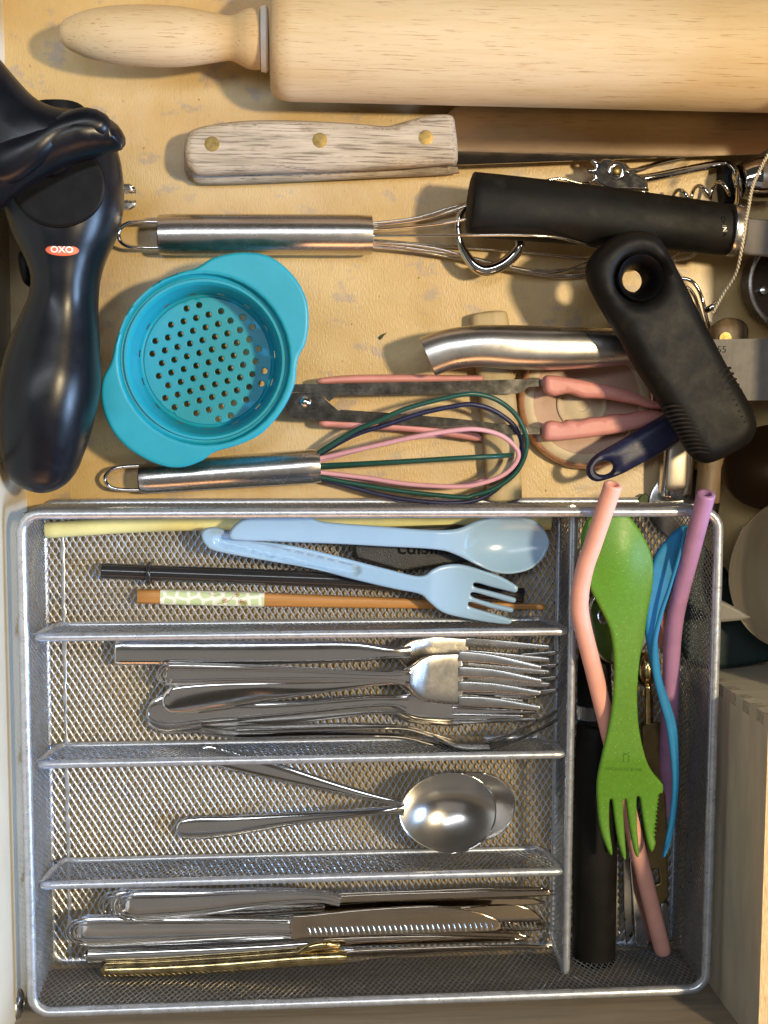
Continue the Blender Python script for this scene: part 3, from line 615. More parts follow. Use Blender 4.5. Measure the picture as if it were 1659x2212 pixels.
for i in range(64):
    t = i/63; a = t*2*math.pi*3.9; sp_.append(p0+(p1-p0)*t+(sdv*math.cos(a)+np.array([0, 0, 1])*math.sin(a))*.33*min(1, t*6+.1))
cs.part('screw_worm', tube(sp_, [.03]+[.085]*12, n=8, sub=3), M['chrome'])
cs.part('bell_frame', loft(pxs([(1562, 352, .5, 5, .15), (1580, 364, 1., 6, .3), (1590, 385, 1.6, 7, .35), (1594, 415, 1.4, 7, .3), (1590, 450, .8, 6, .2)]), r0=.1, r1=.1), M['chrome'])
cs.part('bell', loft(pxs([(1592, 392, 1., 34, .8), (1625, 388, 1., 46, 1.), (1670, 384, 1., 50, 1.)]), e=2.4, n=24, r0=.15), M['chrome'])
cs.part('head_disc', loft(pxs([(1556, 400, .5, 42, .45), (1585, 398, .5, 46, .5)]), e=3, n=24), M['recess'])

# ------------------------------------------------------------------ black handles
h1 = Thing('black_handled_utensil', 'utensil with straight round black rubber handle and steel ferrule, pointing right', 'utensil', at(1300, 460))
s1 = pxs([(1010, 440, 3., 67, 1.05), (1100, 449, 3., 67, 1.05), (1300, 468, 3., 63, 1.), (1500, 489, 3., 57, .95), (1577, 497, 3., 54, .93)])
h1.part('grip', loft(s1, m=24, n=36, e=2.25, r0=.16), M['rubber'])
h1.part('ferrule', loft(pxs([(1575, 497, 3., 54.5, .95), (1580, 497.5, 3., 56, .97), (1594, 499, 3., 55, .95), (1600, 499.5, 3., 51, .9)]), m=8, n=36, e=2.2), M['steel'])
h1.part('shaft', pillow([(1597, 466), (1750, 486), (1750, 566), (1597, 546)], lambda x, y: 3.1+.2*(x-19.6)+.1*(y-9), .22, .06, z=3.2, smooth=False, grid=.8, sp=.4), M['greyblade'])
def h1z(x, y):
    c = at(1563, 496, 3.); return 3.0+.93*max(.05, 1-min(.98, abs(y-c[1])/1.08)**2.25)**(1/2.25)+.035
h1.part('lettering', text_geo('CHINA', .26, np.array([at(1563, 496, 3.9)[0], at(1563, 496, 3.)[1]+.02]), ang=-82, zf=h1z, depth=.006, sx=1.05), M['glossblack'])

h2 = Thing('black_peeler', 'large black rubber grip with hanging hole, lying diagonally on top of pile', 'peeler', at(1450, 750))
o2 = [(1382, 497), (1410, 504), (1431, 522), (1462, 579), (1530, 712), (1571, 790), (1612, 858), (1632, 903), (1632, 932), (1614, 961), (1555, 994), (1522, 1001), (1495, 985), (1470, 945), (1430, 876), (1384, 808), (1339, 728), (1300, 665), (1273, 612), (1268, 580), (1280, 550), (1320, 515), (1350, 501)]
hc2 = at(1381, 601, 5.2); hh = circ(hc2, .60, 28)
h2.part('grip', pillow([at(x, y, 4.9)[:2] for x, y in o2], 4.7, 1.7, .62, holes=[circ(hc2, .88, 32)], world=True, grid=.28, hsmooth=False), M['rubber'])
h2.part('hole_lining', revolve(hc2, [(.93, 5.46), (.86, 5.40), (.62, 4.9), (.50, 4.5), (.48, 3.86), (.60, 3.84), (.9, 4.3)], 36, False), M['recess'])
def rib(a, b, m_): return loft([list(at(a[0], a[1], 5.0))+[.06, .09], list(at((a[0]+b[0])/2, (a[1]+b[1])/2-3, 5.38))+[.075, .10], list(at(b[0], b[1], 5.53))+[.04, .05]], m=8, n=8)
for i in range(12):
    t = i/11; x, y = 1432+(1492-1432)*t, 880+(975-880)*t
    h2.part('rib', rib((x-2, y+2), (x+40+8*math.sin(t*3), y-4+8*t), 0), M['rubber2'])
for i in range(10):
    t = i/9; x, y = 1573+(1626-1573)*t, 797+(905-797)*t
    h2.part('rib', rib((x+3, y-2), (x-20, y+8), 0), M['rubber2'])
# ------------------------------------------------------------------ navy scraper
nv = Thing('navy_scraper', 'navy blue silicone utensil with oval hanging hole, under the black grip', 'scraper', at(1400, 960))
on = [(1267, 1017), (1270, 1003), (1287, 983), (1332, 956), (1384, 925), (1440, 893), (1500, 860), (1560, 822), (1580, 830), (1585, 870), (1530, 915), (1470, 952), (1423, 983), (1384, 1003), (1345, 1024), (1306, 1038), (1285, 1040), (1271, 1030)]
nh = [(1305+20*math.cos(t)+3*math.sin(t), 1011+14*math.sin(t)-4*math.cos(t)) for t in np.arange(16)*math.pi/8]
nv.part('handle', pillow(on, 2.2, .75, .42, holes=[nh], z=2.3, grid=.25), M['navy'])
sco = [(1560, 850)]
for i in range(7):
    x = 1578+i*17; y = 808+i*2.0; sco += [(x, y+6), (x+4, y), (x+11, y), (x+15, y+5)]
nv.part('serrated_head', pillow(sco+[(1700, 820), (1700, 838), (1600, 862), (1575, 880)], 2.2, .25, .08, z=2.2, smooth=False, sp=.08, grid=.4), M['navyblue'])

# ------------------------------------------------------------------ right edge pile
k5 = Thing('steel_blade_knife', 'broad grey steel blade stamped 55 at the right edge', 'knife', at(1600, 790))
k5.part('blade', plate([(1520, 733), (1700, 731), (1760, 740), (1760, 865), (1560, 865), (1515, 850)], lambda x, y: 2.9+.17*(x-20), .14, 2.9), M['greyblade'], smooth=False)
k5.part('stamp', text_geo('55', .40, at(1563, 755, 2.98)[:2], zf=lambda x, y: 2.9+.17*(x-20)+.073, depth=.004), M['recess'])
kw = Thing('wooden_knife', 'dark wood handled knife standing beneath the stamped blade, brass pin showing', 'knife', at(1570, 800))
kw.part('handle', loft(pxs([(1575, 686, 1.4, 40, .4), (1574, 720, 1.4, 42, .45), (1562, 850, 1.4, 34, .45), (1535, 1000, 1.3, 26, .4), (1527, 1088, 1.2, 26, .4)]), e=3, n=24, r0=.6, r1=.1), M['darkwood'])
kw.part('rivet', revolve(at(1568, 731, 1.9), [(.01, 1.6), (.27, 1.6), (.27, 1.87), (.01, 1.89)], 20), M['brass'])
pc = Thing('measuring_cup', 'shallow round steel cup with white rim, cut off by right edge', 'cup', at(1722, 612))
cc = at(1722, 610, 2.)
pc.part('rim', ring(cc, [(2.06, 1.85), (2.14, 1.88), (2.15, 1.98), (2.06, 2.03), (1.98, 1.98), (1.99, 1.88)], 64), M['steel'])
pc.part('bowl', revolve(cc, [(2.05, 1.9), (2.0, .6), (.01, .5), (.01, .6), (1.9, .75), (1.98, 1.85)], 64, False), M['cupinside'])
pc.part('rivet', revolve(at(1651, 627, 1.), [(.01, .6), (.2, .7), (.18, 1.), (.01, 1.08)], 16), M['steel'])
# string
stg = [(1685, 300, 5.2), (1659, 335, 5.2), (1641, 369, 5.0), (1626, 403, 4.8), (1618, 444, 4.6), (1610, 485, 4.5), (1602, 540, 4.2), (1589, 592, 3.), (1563, 634, 2.), (1541, 675, 1.4)]
cst = crom([at(*q) for q in stg], 30); Tn, sdn, upn = frames(cst, (0, 0, 1.)); ph = np.arange(len(cst))*.62
tw = [ringmesh(cst+sdn*(.035*np.cos(ph+o))[:, None]+upn*(.035*np.sin(ph+o))[:, None], sdn, upn, np.full(len(cst), .042), np.full(len(cst), .042), 6, 2) for o in (0, math.pi)]
single('cotton_string', 'white twisted cotton string trailing down the right side', 'string', merge(*tw), M['string'])
wl = Thing('wire_loop_tool', 'shiny steel double wire loop poking out right of the black grip', 'utensil', at(1500, 650))
for q in ([(1440, 625, .7), (1469, 603, .8), (1493, 607, .9), (1509, 626, .9), (1519, 655, .9), (1527, 692, .8), (1535, 720, .7)], [(1455, 640, .6), (1482, 622, .6), (1498, 636, .6), (1508, 662, .6), (1520, 700, .5)]):
    wl.part('wire', ptube(q, .09, n=8), M['chrome'])
wl.part('clip', loft(pxs([(1524, 672, 1., 6, .1), (1536, 664, 1.1, 7, .12), (1546, 655, 1.1, 6, .1)])), M['chrome'])
# steel handle standing behind the tray
sh = Thing('steel_grip', 'rectangular steel handle with rounded end pointing down at the tray', 'utensil handle', at(1460, 1020))
sh.part('grip', loft(pxs([(1478, 850, 1., 36, .5), (1465, 960, 1., 36, .5), (1459, 1040, .9, 37, .5), (1456, 1082, .8, 36, .4)]), e=3., n=28, r1=.35), M['cut'])
sh.part('inner_tongue', loft(pxs([(1480, 850, 1.5, 22, .12), (1466, 960, 1.5, 23, .12), (1461, 1040, 1.4, 24, .12), (1459, 1062, 1.3, 22, .1)]), e=2.5, n=20, r1=.3), M['steely'])
def dome(cx, cy, z, rx_, ry_, h, n=40, th_=.12):
    c = at(cx, cy, z); rx_, ry_ = rx_*k(z), ry_*k(z); prof_ = [(math.cos(t), math.sin(t)) for t in np.linspace(0, math.pi/2-.02, 12)]
    V = []; 
    for r, s in prof_: V += [(c[0]+rx_*r*math.cos(a), c[1]+ry_*r*math.sin(a), z-h+h*s) for a in np.arange(n)*2*math.pi/n]
    m = len(prof_); Fs = [(i*n+q, i*n+(q+1) % n, (i+1)*n+(q+1) % n, (i+1)*n+q) for i in range(m-1) for q in range(n)]+[tuple(range((m-1)*n, m*n))]
    return np.array(V), Fs
def dish(cx, cy, z, rx_, ry_, depth, th_=.12):
    c = at(cx, cy, z); A, B = rx_*k(z), ry_*k(z)
    f = lambda x, y: z-depth*max(0, 1-((x-c[0])/A)**2-((y-c[1])/B)**2)
    return pillow([(c[0]+A*math.cos(t), c[1]+B*math.sin(t)) for t in np.arange(48)*math.pi/24], f, th_, .06, world=True, grid=.3, sp=.25)
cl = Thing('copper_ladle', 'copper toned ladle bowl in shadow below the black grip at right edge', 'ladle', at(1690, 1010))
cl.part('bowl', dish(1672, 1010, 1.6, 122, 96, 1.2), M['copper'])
lad = Thing('steel_ladle', 'large dull steel serving spoon bowl beside the tray at right', 'ladle', at(1690, 1230))
lad.part('bowl', dish(1716, 1240, 3.2, 152, 172, 1.6, .16), M['steely'])
lad.part('neck', loft(pxs([(1700, 1070, 2.9, 30, .1), (1712, 1000, 3.6, 16, .12), (1730, 900, 4.2, 14, .12)]), r0=.2, r1=.1), M['steely'])
single('steel_disc', 'thin steel arc rim of a dark lid behind the tray corner', 'lid', revolve(at(1480, 1090, .6), [(1.55, .4), (1.62, .42), (1.63, .5), (1.55, .54), (.01, .5)], 48), M['dullsteel'])
single('plastic_nib', 'small pale grey pointed plastic tip sticking out beside tray rim', 'scraper', pillow([(1545, 1290), (1572, 1303), (1597, 1316), (1623, 1334), (1600, 1340), (1568, 1343), (1545, 1345)], 3.9, .25, .1, z=3.9, smooth=False, sp=.12), M['greyplastic'])
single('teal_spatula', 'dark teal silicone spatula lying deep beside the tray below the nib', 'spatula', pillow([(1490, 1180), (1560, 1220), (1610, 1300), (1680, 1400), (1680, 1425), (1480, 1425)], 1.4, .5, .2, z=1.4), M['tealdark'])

# ------------------------------------------------------------------ wooden box at the lower right
bz = 9.3; bl = at(1655, 1700, bz)[0]; bl = min(bl, 99); byk = at(1655, 1546, bz)[1]; bl = max(bl, TX1+.04)
wb = Thing('wooden_box', 'open plywood box with finger joint corner beside the tray', 'box', (bl+4, (FRY+byk)/2, 0))
T_ = .5
wb.part('side_panel', box((bl, FRY+.02, 0), (bl+T_, byk-T_, bz-.003)), M['boxwood'], smooth=False)
wb.part('side_panel', box((22.25-T_, FRY+.02, 0), (22.25, byk, bz)), M['boxwood'], smooth=False)
wb.part('back_panel', box((bl, byk-T_, 0), (22.25-T_-.004, byk, bz)), M['boxwood'], smooth=False)
wb.part('bottom_panel', box((bl+T_, FRY+.02, .1), (22.25-T_-.004, byk-T_-.004, .5)), M['boxwood'], smooth=False)
wb.part('top_edge', box((bl, FRY+.02, bz), (bl+T_, byk-.0, bz+.02)), M['plyedge'], smooth=False)
for i in range(6):
    z0 = .6+i*1.5
    wb.part('finger', box((bl-.004, byk-T_, z0), (bl+.02, byk-.003, z0+.75)), M['jointend'], smooth=False)
    wb.part('finger', box((bl+.02, byk-.02, z0+.75), (bl+T_, byk+.004, min(bz-.01, z0+1.5))), M['jointend'], smooth=False)

# screw on the left wall
sy = at(40, 2175, 3.6); scw = Thing('screw_head', 'round zinc screw head in the pale left drawer side', 'screw', (FLX, at(63, 2110, 2)[1], 3.))
_sx, _sz = FLX, 55*(1-(NX-80)/(NX-38.)); _sy = at(40, 2172, _sz)[1]
V, Fs = revolve((0, 0), [(.68, 0), (.66, .07), (.5, .16), (.3, .19), (.27, .12), (.01, .11)], 32)
V = np.stack([V[:, 2]+_sx, V[:, 0]+_sy, V[:, 1]+_sz], 1)
scw.b[:] = (_sx, _sy, _sz); scw.o.location = Vector(scw.b*S)
scw.part('head', (V, Fs), M['screw'])
V, Fs = box((_sx+.115, _sy-.3, _sz-.05), (_sx+.15, _sy+.3, _sz+.05)); V2, F2_ = box((_sx+.116, _sy-.05, _sz-.3), (_sx+.151, _sy+.05, _sz+.3))
scw.part('cross_slot', merge((V, Fs), (V2, F2_)), M['recess'], smooth=False)

# ------------------------------------------------------------------ straws
def straw(name, label, pp, r, mat, inner=.6):
    t = Thing(name, label, 'straw', at(pp[len(pp)//2][0], pp[len(pp)//2][1], 0), 'silicone straws in the tray')
    C = crom([at(*q) for q in pp], 10); T, sd, up = frames(C, (0, 0, 1.)); m = len(C); n = 20
    ri = r*inner
    Po = np.vstack([C[:1], C[:1]+T[:1]*.04, C[1:-1], C[-1:]-T[-1:]*.04, C[-1:]]); 
    g = lambda P, rr, flip: None
    sdo = np.vstack([sd[:1], sd, sd[-1:]]); upo = np.vstack([up[:1], up, up[-1:]])
    ro = np.full(len(Po), r); ro[0] = ro[-1] = r-.035
    V1, F1 = ringmesh(Po, sdo, upo, ro, ro, n, 2, cap=False)
    V2, F2 = ringmesh(C, sd, up, np.full(m, ri), np.full(m, ri), n, 2, cap=False)
    F2 = [f[::-1] for f in F2]; o = len(V1)
    Fs = F1+[tuple(i+o for i in f) for f in F2]
    for q in range(n):
        s = (q+1) % n; Fs.append((s, q, o+q, o+s)); a = (len(Po)-1)*n; b = o+(m-1)*n; Fs.append((a+q, a+s, b+s, b+q))
    t.part('tube', (np.vstack([V1, V2]), Fs), mat); return t
straw('yellow_straw', 'pale yellow straw along the top wall of the tray', [(98, 1146, .85), (330, 1132, .85), (700, 1124, .85), (1000, 1124, .85), (1189, 1128, .85)], .345, M['yellow'])
def bent(a, b, c, d, e):   # straight, short bend, straight
    L = lambda p, q, n: [tuple(np.array(p)+(np.array(q)-np.array(p))*t) for t in np.linspace(0, 1, n)]
    return L(a, b, 5)+[c]+L(d, e, 7)
straw('pink_straw', 'bent salmon pink straw leaning over the rim beside the green spork', bent((1325, 1046, 6.5), (1263, 1228, 5.0), (1253, 1285, 4.6), (1256, 1340, 4.3), (1432, 2057, 1.5)), .375, M['pink'])
straw('purple_straw', 'mauve straw leaning over the right corner of the tray', bent((1526, 1066, 6.4), (1472, 1272, 4.2), (1460, 1325, 3.7), (1453, 1380, 3.3), (1436, 1760, 1.2)), .375, M['purple'])
ss = Thing('smoky_straw', 'dark translucent plastic straw with a raised ring near its left end', 'straw', at(500, 1245))
SP = [(220, 1233, .95), (400, 1240, .95), (829, 1258, .95), (1129, 1287, .9)]
C = crom([at(*q) for q in SP], 8); T, sd, up = frames(C, (0, 0, 1.))
V1, F1 = ringmesh(C, sd, up, np.full(len(C), .35), np.full(len(C), .35), 24, 2, cap=False); V2, F2 = ringmesh(C, sd, up, np.full(len(C), .28), np.full(len(C), .28), 24, 2, cap=False)
o = len(V1); Fs = F1+[tuple(i+o for i in f[::-1]) for f in F2]; e_ = (len(C)-1)*24
for q in range(24):
    s = (q+1) % 24; Fs.append((s, q, o+q, o+s)); Fs.append((e_+q, e_+s, o+e_+s, o+e_+q))
ss.part('tube', (np.vstack([V1, V2]), Fs), M['smoke'])
cR = at(322, 1238, .95); an = np.arange(24)*2*math.pi/24
ss.part('ring', ctube(np.array([(cR[0]+.02*math.cos(a), cR[1]+.42*math.cos(a), cR[2]+.42*math.sin(a)) for a in an]), .11, 10), M['smoke'])

# ------------------------------------------------------------------ chopstick
ch = Thing('chopstick', 'bamboo chopstick with a patterned pale green paper band', 'chopstick', at(700, 1298))
cst_ = [(296, 1288, .75, 15.5, .27), (345, 1289, .75, 15.5, .27), (571, 1295, .75, 15, .26), (829, 1302, .7, 12, .22), (1177, 1311, .65, 6, .12)]
ch.part('stick', loft(pxs(cst_), e=3.2, n=20, r0=.04, r1=.1), M['bamboo'])
ch.part('paper_band', loft(pxs([(347, 1289, .75, 16.2, .285), (458, 1292, .75, 16, .28), (571, 1295, .75, 15.7, .275)]), e=3.2, n=20), M['wrap'])
fl = []
for x, y in ((485, 1297), (520, 1300), (512, 1284), (528, 1303)):
    for j in range(5):
        a = j*1.257; fl.append(tube([at(x+3*math.cos(a)+2.4*math.cos(b_), y+3*math.sin(a)+2.4*math.sin(b_), 1.045) for b_ in np.arange(6)*1.05], .007, n=4, sub=2, closed=True))
fl.append(ptube([(470, 1304, 1.045), (492, 1300, 1.045), (505, 1288, 1.045)], .008, n=4)); fl.append(ptube([(452, 1281, 1.045), (462, 1287, 1.045), (476, 1283, 1.045)], .008, n=4))
ch.part('blossom_print', merge(*fl), M['bamboo'])

# ------------------------------------------------------------------ black grained tool with lettering
bp = Thing('black_knife_guard', 'black grained plastic handle with glossy raised lettering under the blue spoon', 'utensil handle', at(880, 1180))
bp.part('body', pillow([(762, 1142), (985, 1132), (1110, 1150), (1150, 1180), (1090, 1205), (1015, 1214), (930, 1226), (870, 1236), (762, 1206)], .95, .9, .14, z=1.3, smooth=False, grid=.5, sp=.25), M['packet'])
bp.part('lettering', text_geo('cuisinart', .92, at(935, 1183, 1.42)[:2], ang=0, z=1.405, depth=.02, bold=.012, sx=1.0), M['glossblack'])

# ------------------------------------------------------------------ light blue spoon and fork
bs = [(494, 1157), (500, 1142), (514, 1128), (535, 1118), (600, 1114), (665, 1116), (700, 1127), (829, 1137), (920, 1144), (985, 1143), (1030, 1126), (1075, 1115), (1120, 1114), (1162, 1128), (1184, 1155), (1189, 1180), (1174, 1210), (1144, 1232), (1105, 1241), (1069, 1237), (1030, 1221), (985, 1199), (940, 1187), (820, 1180), (730, 1175), (600, 1170), (505, 1166)]
bc_ = at(1100, 1177, 2.6)
def spz(x, y):
    d = ((x-bc_[0])/1.95)**2+((y-bc_[1])/1.22)**2
    e1 = 1-min(1, d); t = max(0, min(1, (x-at(940, 1160, 2.6)[0])/1.6))
    return 2.62-.18*t+.0*e1-.55*e1*(1 if d < 1 else 0)**1 if d < 1 else 2.62-.18*t
bsp = single('blue_spoon', 'light blue plastic spoon lying over the yellow straw', 'spoon', pillow(bs, spz, .30, .14, z=2.62, grid=.13, sp=.12), M['lblue'])
bf = [(435, 1160), (437, 1148), (448, 1140), (470, 1139), (495, 1150), (520, 1163), (650, 1182), (829, 1227), (905, 1244), (934, 1230), (955, 1222), (985, 1219), (1015, 1224), (1075, 1242), (1112, 1262), (1118, 1270), (1113, 1279), (1100, 1277), (1060, 1268), (1030, 1260), (1023, 1264), (1030, 1270), (1060, 1277), (1108, 1289), (1114, 1295), (1109, 1301), (1095, 1299), (1060, 1290), (1025, 1281), (1017, 1285), (1025, 1292), (1060, 1302), (1102, 1311), (1109, 1317), (1104, 1322), (1090, 1320), (1060, 1314), (1020, 1302), (1012, 1306), (1020, 1313), (1060, 1324), (1098, 1334), (1104, 1341), (1096, 1348), (1045, 1344), (985, 1333), (952, 1321), (925, 1299), (905, 1283), (850, 1272), (760, 1251), (675, 1229), (550, 1207), (465, 1190), (443, 1176)]
ga, gb = at(478, 1166, 2.1)[:2], at(765, 1232, 2.1)[:2]; gd = gb-ga; gl = np.linalg.norm(gd); gd = gd/gl
fn = at(930, 1262, 2.1)[0]
def fkz(x, y):
    q = np.array([x, y])-ga; t = np.clip(q.dot(gd), 0, gl); dd = np.linalg.norm(q-gd*t)
    zz = 2.1-.17*max(0, min(1, (.27-dd)/.09))
    if x > fn: s = (x-fn)/3.6; zz += -.25*math.sin(min(1, s)*math.pi)+.12*s
    return zz
single('blue_fork', 'light blue plastic fork lying diagonally below the blue spoon', 'fork', pillow(bf, fkz, .24, .09, z=2.1, grid=.11, sp=.09), M['lblue'])

# ------------------------------------------------------------------ green spork, blue spork
gs = Thing('green_spork', 'speckled green plastic spork, spoon end up and tines down', 'spork', at(1350, 1500))
go = [(1277, 1113), (1300, 1104), (1330, 1104), (1352, 1110), (1368, 1128), (1389, 1160), (1405, 1196), (1411, 1230), (1408, 1275), (1398, 1330), (1391, 1385), (1384, 1415), (1379, 1460), (1377, 1510), (1380, 1565), (1388, 1610), (1398, 1645), (1412, 1670), (1431, 1692), (1436, 1702), (1435, 1716), (1428, 1719)]
sm = crom(go, 4)[:, :2].tolist()
for i in range(11):
    t = i/10; x = 1427-5*t; y = 1724+88*t-4; sm += [(1432-9*t-1, y), (1426-12*t, y+2), (1424-9*t+3, y+6)]
tn = [(1419, 1824), (1412, 1840), (1406, 1839), (1400, 1822), (1392, 1776), (1386, 1732), (1382, 1725), (1379, 1730), (1380, 1790), (1382, 1845), (1378, 1853), (1371, 1840), (1363, 1792), (1356, 1738), (1353, 1730), (1350, 1736), (1350, 1755), (1354, 1844), (1351, 1857), (1346, 1853), (1338, 1826), (1331, 1779), (1326, 1738), (1323, 1730), (1320, 1740), (1320, 1792), (1324, 1831), (1324, 1847), (1319, 1847), (1309, 1826), (1298, 1787), (1293, 1740), (1291, 1690), (1298, 1640), (1308, 1597), (1319, 1545), (1325, 1490), (1326, 1420), (1317, 1360), (1298, 1318), (1268, 1258), (1255, 1200), (1254, 1160), (1262, 1130)]
sm += crom(tn, 3)[:, :2].tolist()
gc = at(1335, 1190, 4.6)
def gz(x, y):
    d = ((x-gc[0])/1.6)**2+((y-gc[1])/2.4)**2; z = 4.35
    z += .45*math.exp(-1.6*d)
    yy = (at(1350, 1640, 4.4)[1]-y)/3.8
    if 0 < yy < 1.2: z += -.25*math.sin(yy/1.2*math.pi)
    return z
gs.part('body', pillow(sm, gz, .26, .09, z=4.4, grid=.14, smooth=False, sp=.1), M['green'])
gs.part('lettering', text_geo('MADE IN SWEDEN', .20, at(1347, 1661, 4.4)[:2], ang=177, zf=lambda x, y: gz(x, y)+.131, depth=.003, bold=.003, sx=.95), M['greenmark'])
ec = at(1350, 1635, 4.4); lg = []
for P in ([(-.15, -.2), (.15, -.2), (.15, .05), (-.05, .2)], [(-.08, -.18), (-.08, .22)], [(.15, .22), (-.15, .05)]):
    for a, b in zip(P[:-1], P[1:]):
        lg.append(tube([(ec[0]+a[0], ec[1]+a[1], gz(ec[0], ec[1])+.13), (ec[0]+b[0], ec[1]+b[1], gz(ec[0], ec[1])+.13)], .014, n=5, sub=2))
gs.part('emblem', merge(*lg), M['greenmark'])
bk = Thing('blue_spork', 'bright blue plastic spork standing on edge between green spork and mauve straw', 'spork', at(1430, 1500))
bko = [(1482, 1134), (1486, 1142), (1470, 1199), (1450, 1270), (1434, 1316), (1421, 1350), (1419, 1394), (1426, 1459), (1440, 1505), (1456, 1560), (1462, 1620), (1464, 1688), (1459, 1753), (1449, 1815), (1436, 1849), (1430, 1848), (1443, 1792), (1449, 1727), (1451, 1662), (1446, 1610), (1433, 1545), (1416, 1493), (1404, 1440), (1394, 1385), (1391, 1342), (1395, 1270), (1406, 1225), (1424, 1186), (1456, 1150)]
bk.part('body', pillow(bko, lambda x, y: 4.5-.05*abs(y+14), .34, .15, z=4.2, grid=.2, sp=.14), M['blue'])
bk.part('edge_lip', loft(pxs([(1482, 1138, 5., 3, .08), (1467, 1199, 4.95, 4, .1), (1446, 1270, 4.9, 4, .1), (1428, 1325, 4.8, 5, .1), (1414, 1390, 4.75, 6, .1), (1417, 1450, 4.7, 8, .1), (1432, 1510, 4.7, 9, .1), (1448, 1575, 4.7, 8, .1), (1457, 1680, 4.6, 6, .1), (1452, 1760, 4.4, 6, .1), (1437, 1835, 4.2, 4, .1)]), m=50, r0=.1, r1=.1), M['blue'])

# ------------------------------------------------------------------ right compartment tools
bh = Thing('black_cylinder_grip', 'long black rubber cylinder grip standing upright in the right compartment', 'peeler', at(1286, 1820))
bh.part('grip', loft(pxs([(1290, 1560, 1.5, 44, .85), (1288, 1640, 1.5, 47, .92), (1286, 1800, 1.5, 49, .95), (1284, 1960, 1.5, 49, .95), (1283, 2082, 1.4, 48, .9)]), e=2.2, n=32, r0=.1, r1=.3), M['rubber'])
bh.part('collar', loft(pxs([(1282, 1520, 1.5, 40, .8), (1283, 1548, 1.5, 42, .8)]), n=28), M['clear'])
bh.part('neck', loft(pxs([(1285, 1400, 1.3, 36, .7), (1284, 1480, 1.4, 38, .75), (1288, 1562, 1.5, 40, .8)]), n=24), M['recess'])
pd = Thing('slotted_disc', 'polished steel disc with dark slots, half hidden under the green spork', 'grater', at(1335, 1345))
pd.part('disc', pillow([(1335+72*math.cos(t), 1345+92*math.sin(t)) for t in np.arange(24)*math.pi/12], 2.5, .3, .14, z=2.5, grid=.4, holes=[[(1304+9*math.cos(t)+2*math.sin(t), 1331+14*math.sin(t)) for t in np.arange(10)*math.pi/5], [(1310+6*math.cos(t), 1290+10*math.sin(t)) for t in np.arange(10)*math.pi/5]]), M['cut'])
gsn = Thing('gold_spoon', 'small gold spoon between green and blue sporks', 'spoon', at(1400, 1500))
gsn.part('bowl', dome(1403, 1452, 2.2, 27, 40, .6, 28), M['gold'])
gsn.part('handle', loft(pxs([(1400, 1480, 1.9, 10, .12), (1400, 1520, 1.8, 12, .12), (1402, 1700, 1.5, 14, .1), (1404, 1800, 1.3, 16, .1)]), r0=.1, r1=.2), M['gold'])
fo = Thing('flat_opener', 'flat olive bronze opener with a square hole, blade at lower end', 'can opener', at(1415, 1850))
fo.part('plate', pillow([(1386, 1560), (1432, 1560), (1440, 1750), (1445, 1935), (1440, 1950), (1424, 1956), (1412, 1950), (1388, 1790)], 1.75, .2, .07, z=1.8, smooth=False, sp=.25, grid=.5, holes=[[(1407, 1880), (1421, 1877), (1425, 1906), (1413, 1911)]], hsmooth=False), M['olive'])
fo.part('blade', pillow([(1424, 1950), (1442, 1946), (1450, 2034), (1440, 2038)], 1.4, .12, .04, z=1.4, smooth=False, sp=.2), M['dullsteel'])
ks = Thing('steel_spreader', 'narrow grey steel spreader half under the pink straw', 'spreader', at(1380, 1950))
ks.part('blade', pillow([(1352, 1780), (1372, 1780), (1405, 1960), (1408, 2038), (1396, 2046), (1376, 2048), (1372, 2040), (1360, 1880)], 1.1, .14, .05, z=1.1, smooth=False, sp=.2), M['cut'])
kd = Thing('dark_blade', 'slim dark steel blade standing beside the black cylinder grip', 'knife', at(1357, 1950))
kd.part('blade', pillow([(1344, 1760), (1362, 1760), (1366, 1960), (1366, 2022), (1352, 2040), (1346, 1960)], 1.0, .12, .04, z=1., smooth=False, sp=.2), M['dullsteel'])
ser = [(1333, 1780)]
for i in range(16): y = 1790+i*15; ser += [(1341, y), (1335, y+7)]
kd.part('serrated_edge', pillow(ser+[(1328, 2030), (1328, 1780)], 1.1, .1, .03, z=1.1, smooth=False, sp=.1), M['dullsteel'])
single('rose_sliver', 'thin rose plastic blade wedged behind the blue spork', 'spatula', pillow([(1405, 1290), (1434, 1300), (1440, 1380), (1424, 1400), (1402, 1390)], 2., .3, .12, z=2.), M['rose'])

# ------------------------------------------------------------------ steel cutlery
def ridges(t, st, fr, parent, mat, z_add=.0, r=.045, e=2., end=True, name='ridge'):
    st = np.asarray(st, float); C = crom(st, 8); T, sd, up = frames(C[:, :3], (0, 0, 1.))
    for f in fr:
        h = C[:, 4]*(1-f**e)**(1/e)
        L = C[:, :3]+sd*(C[:, 3]*f)[:, None]+up*(h+z_add)[:, None]; R_ = C[:, :3]-sd*(C[:, 3]*f)[:, None]+up*(h+z_add)[:, None]
        i0 = 3+int((1-f)*6); P = []
        c = (L[i0]+R_[i0])/2; v1 = (L[i0]-R_[i0])/2; bk_ = -T[i0]*np.linalg.norm(v1)*.95
        arc = [c+v1*math.cos(a)+bk_*math.sin(a) for a in np.linspace(0, math.pi, 9)[1:-1]] if end else []
        P = list(L[i0:][::-1][::3])+[L[i0]]+arc+[R_[i0]]+list(R_[i0:][::3])
        t.part(name, tube(P, r, n=6, sub=2), mat, parent)
FG = 'steel forks in the second compartment'
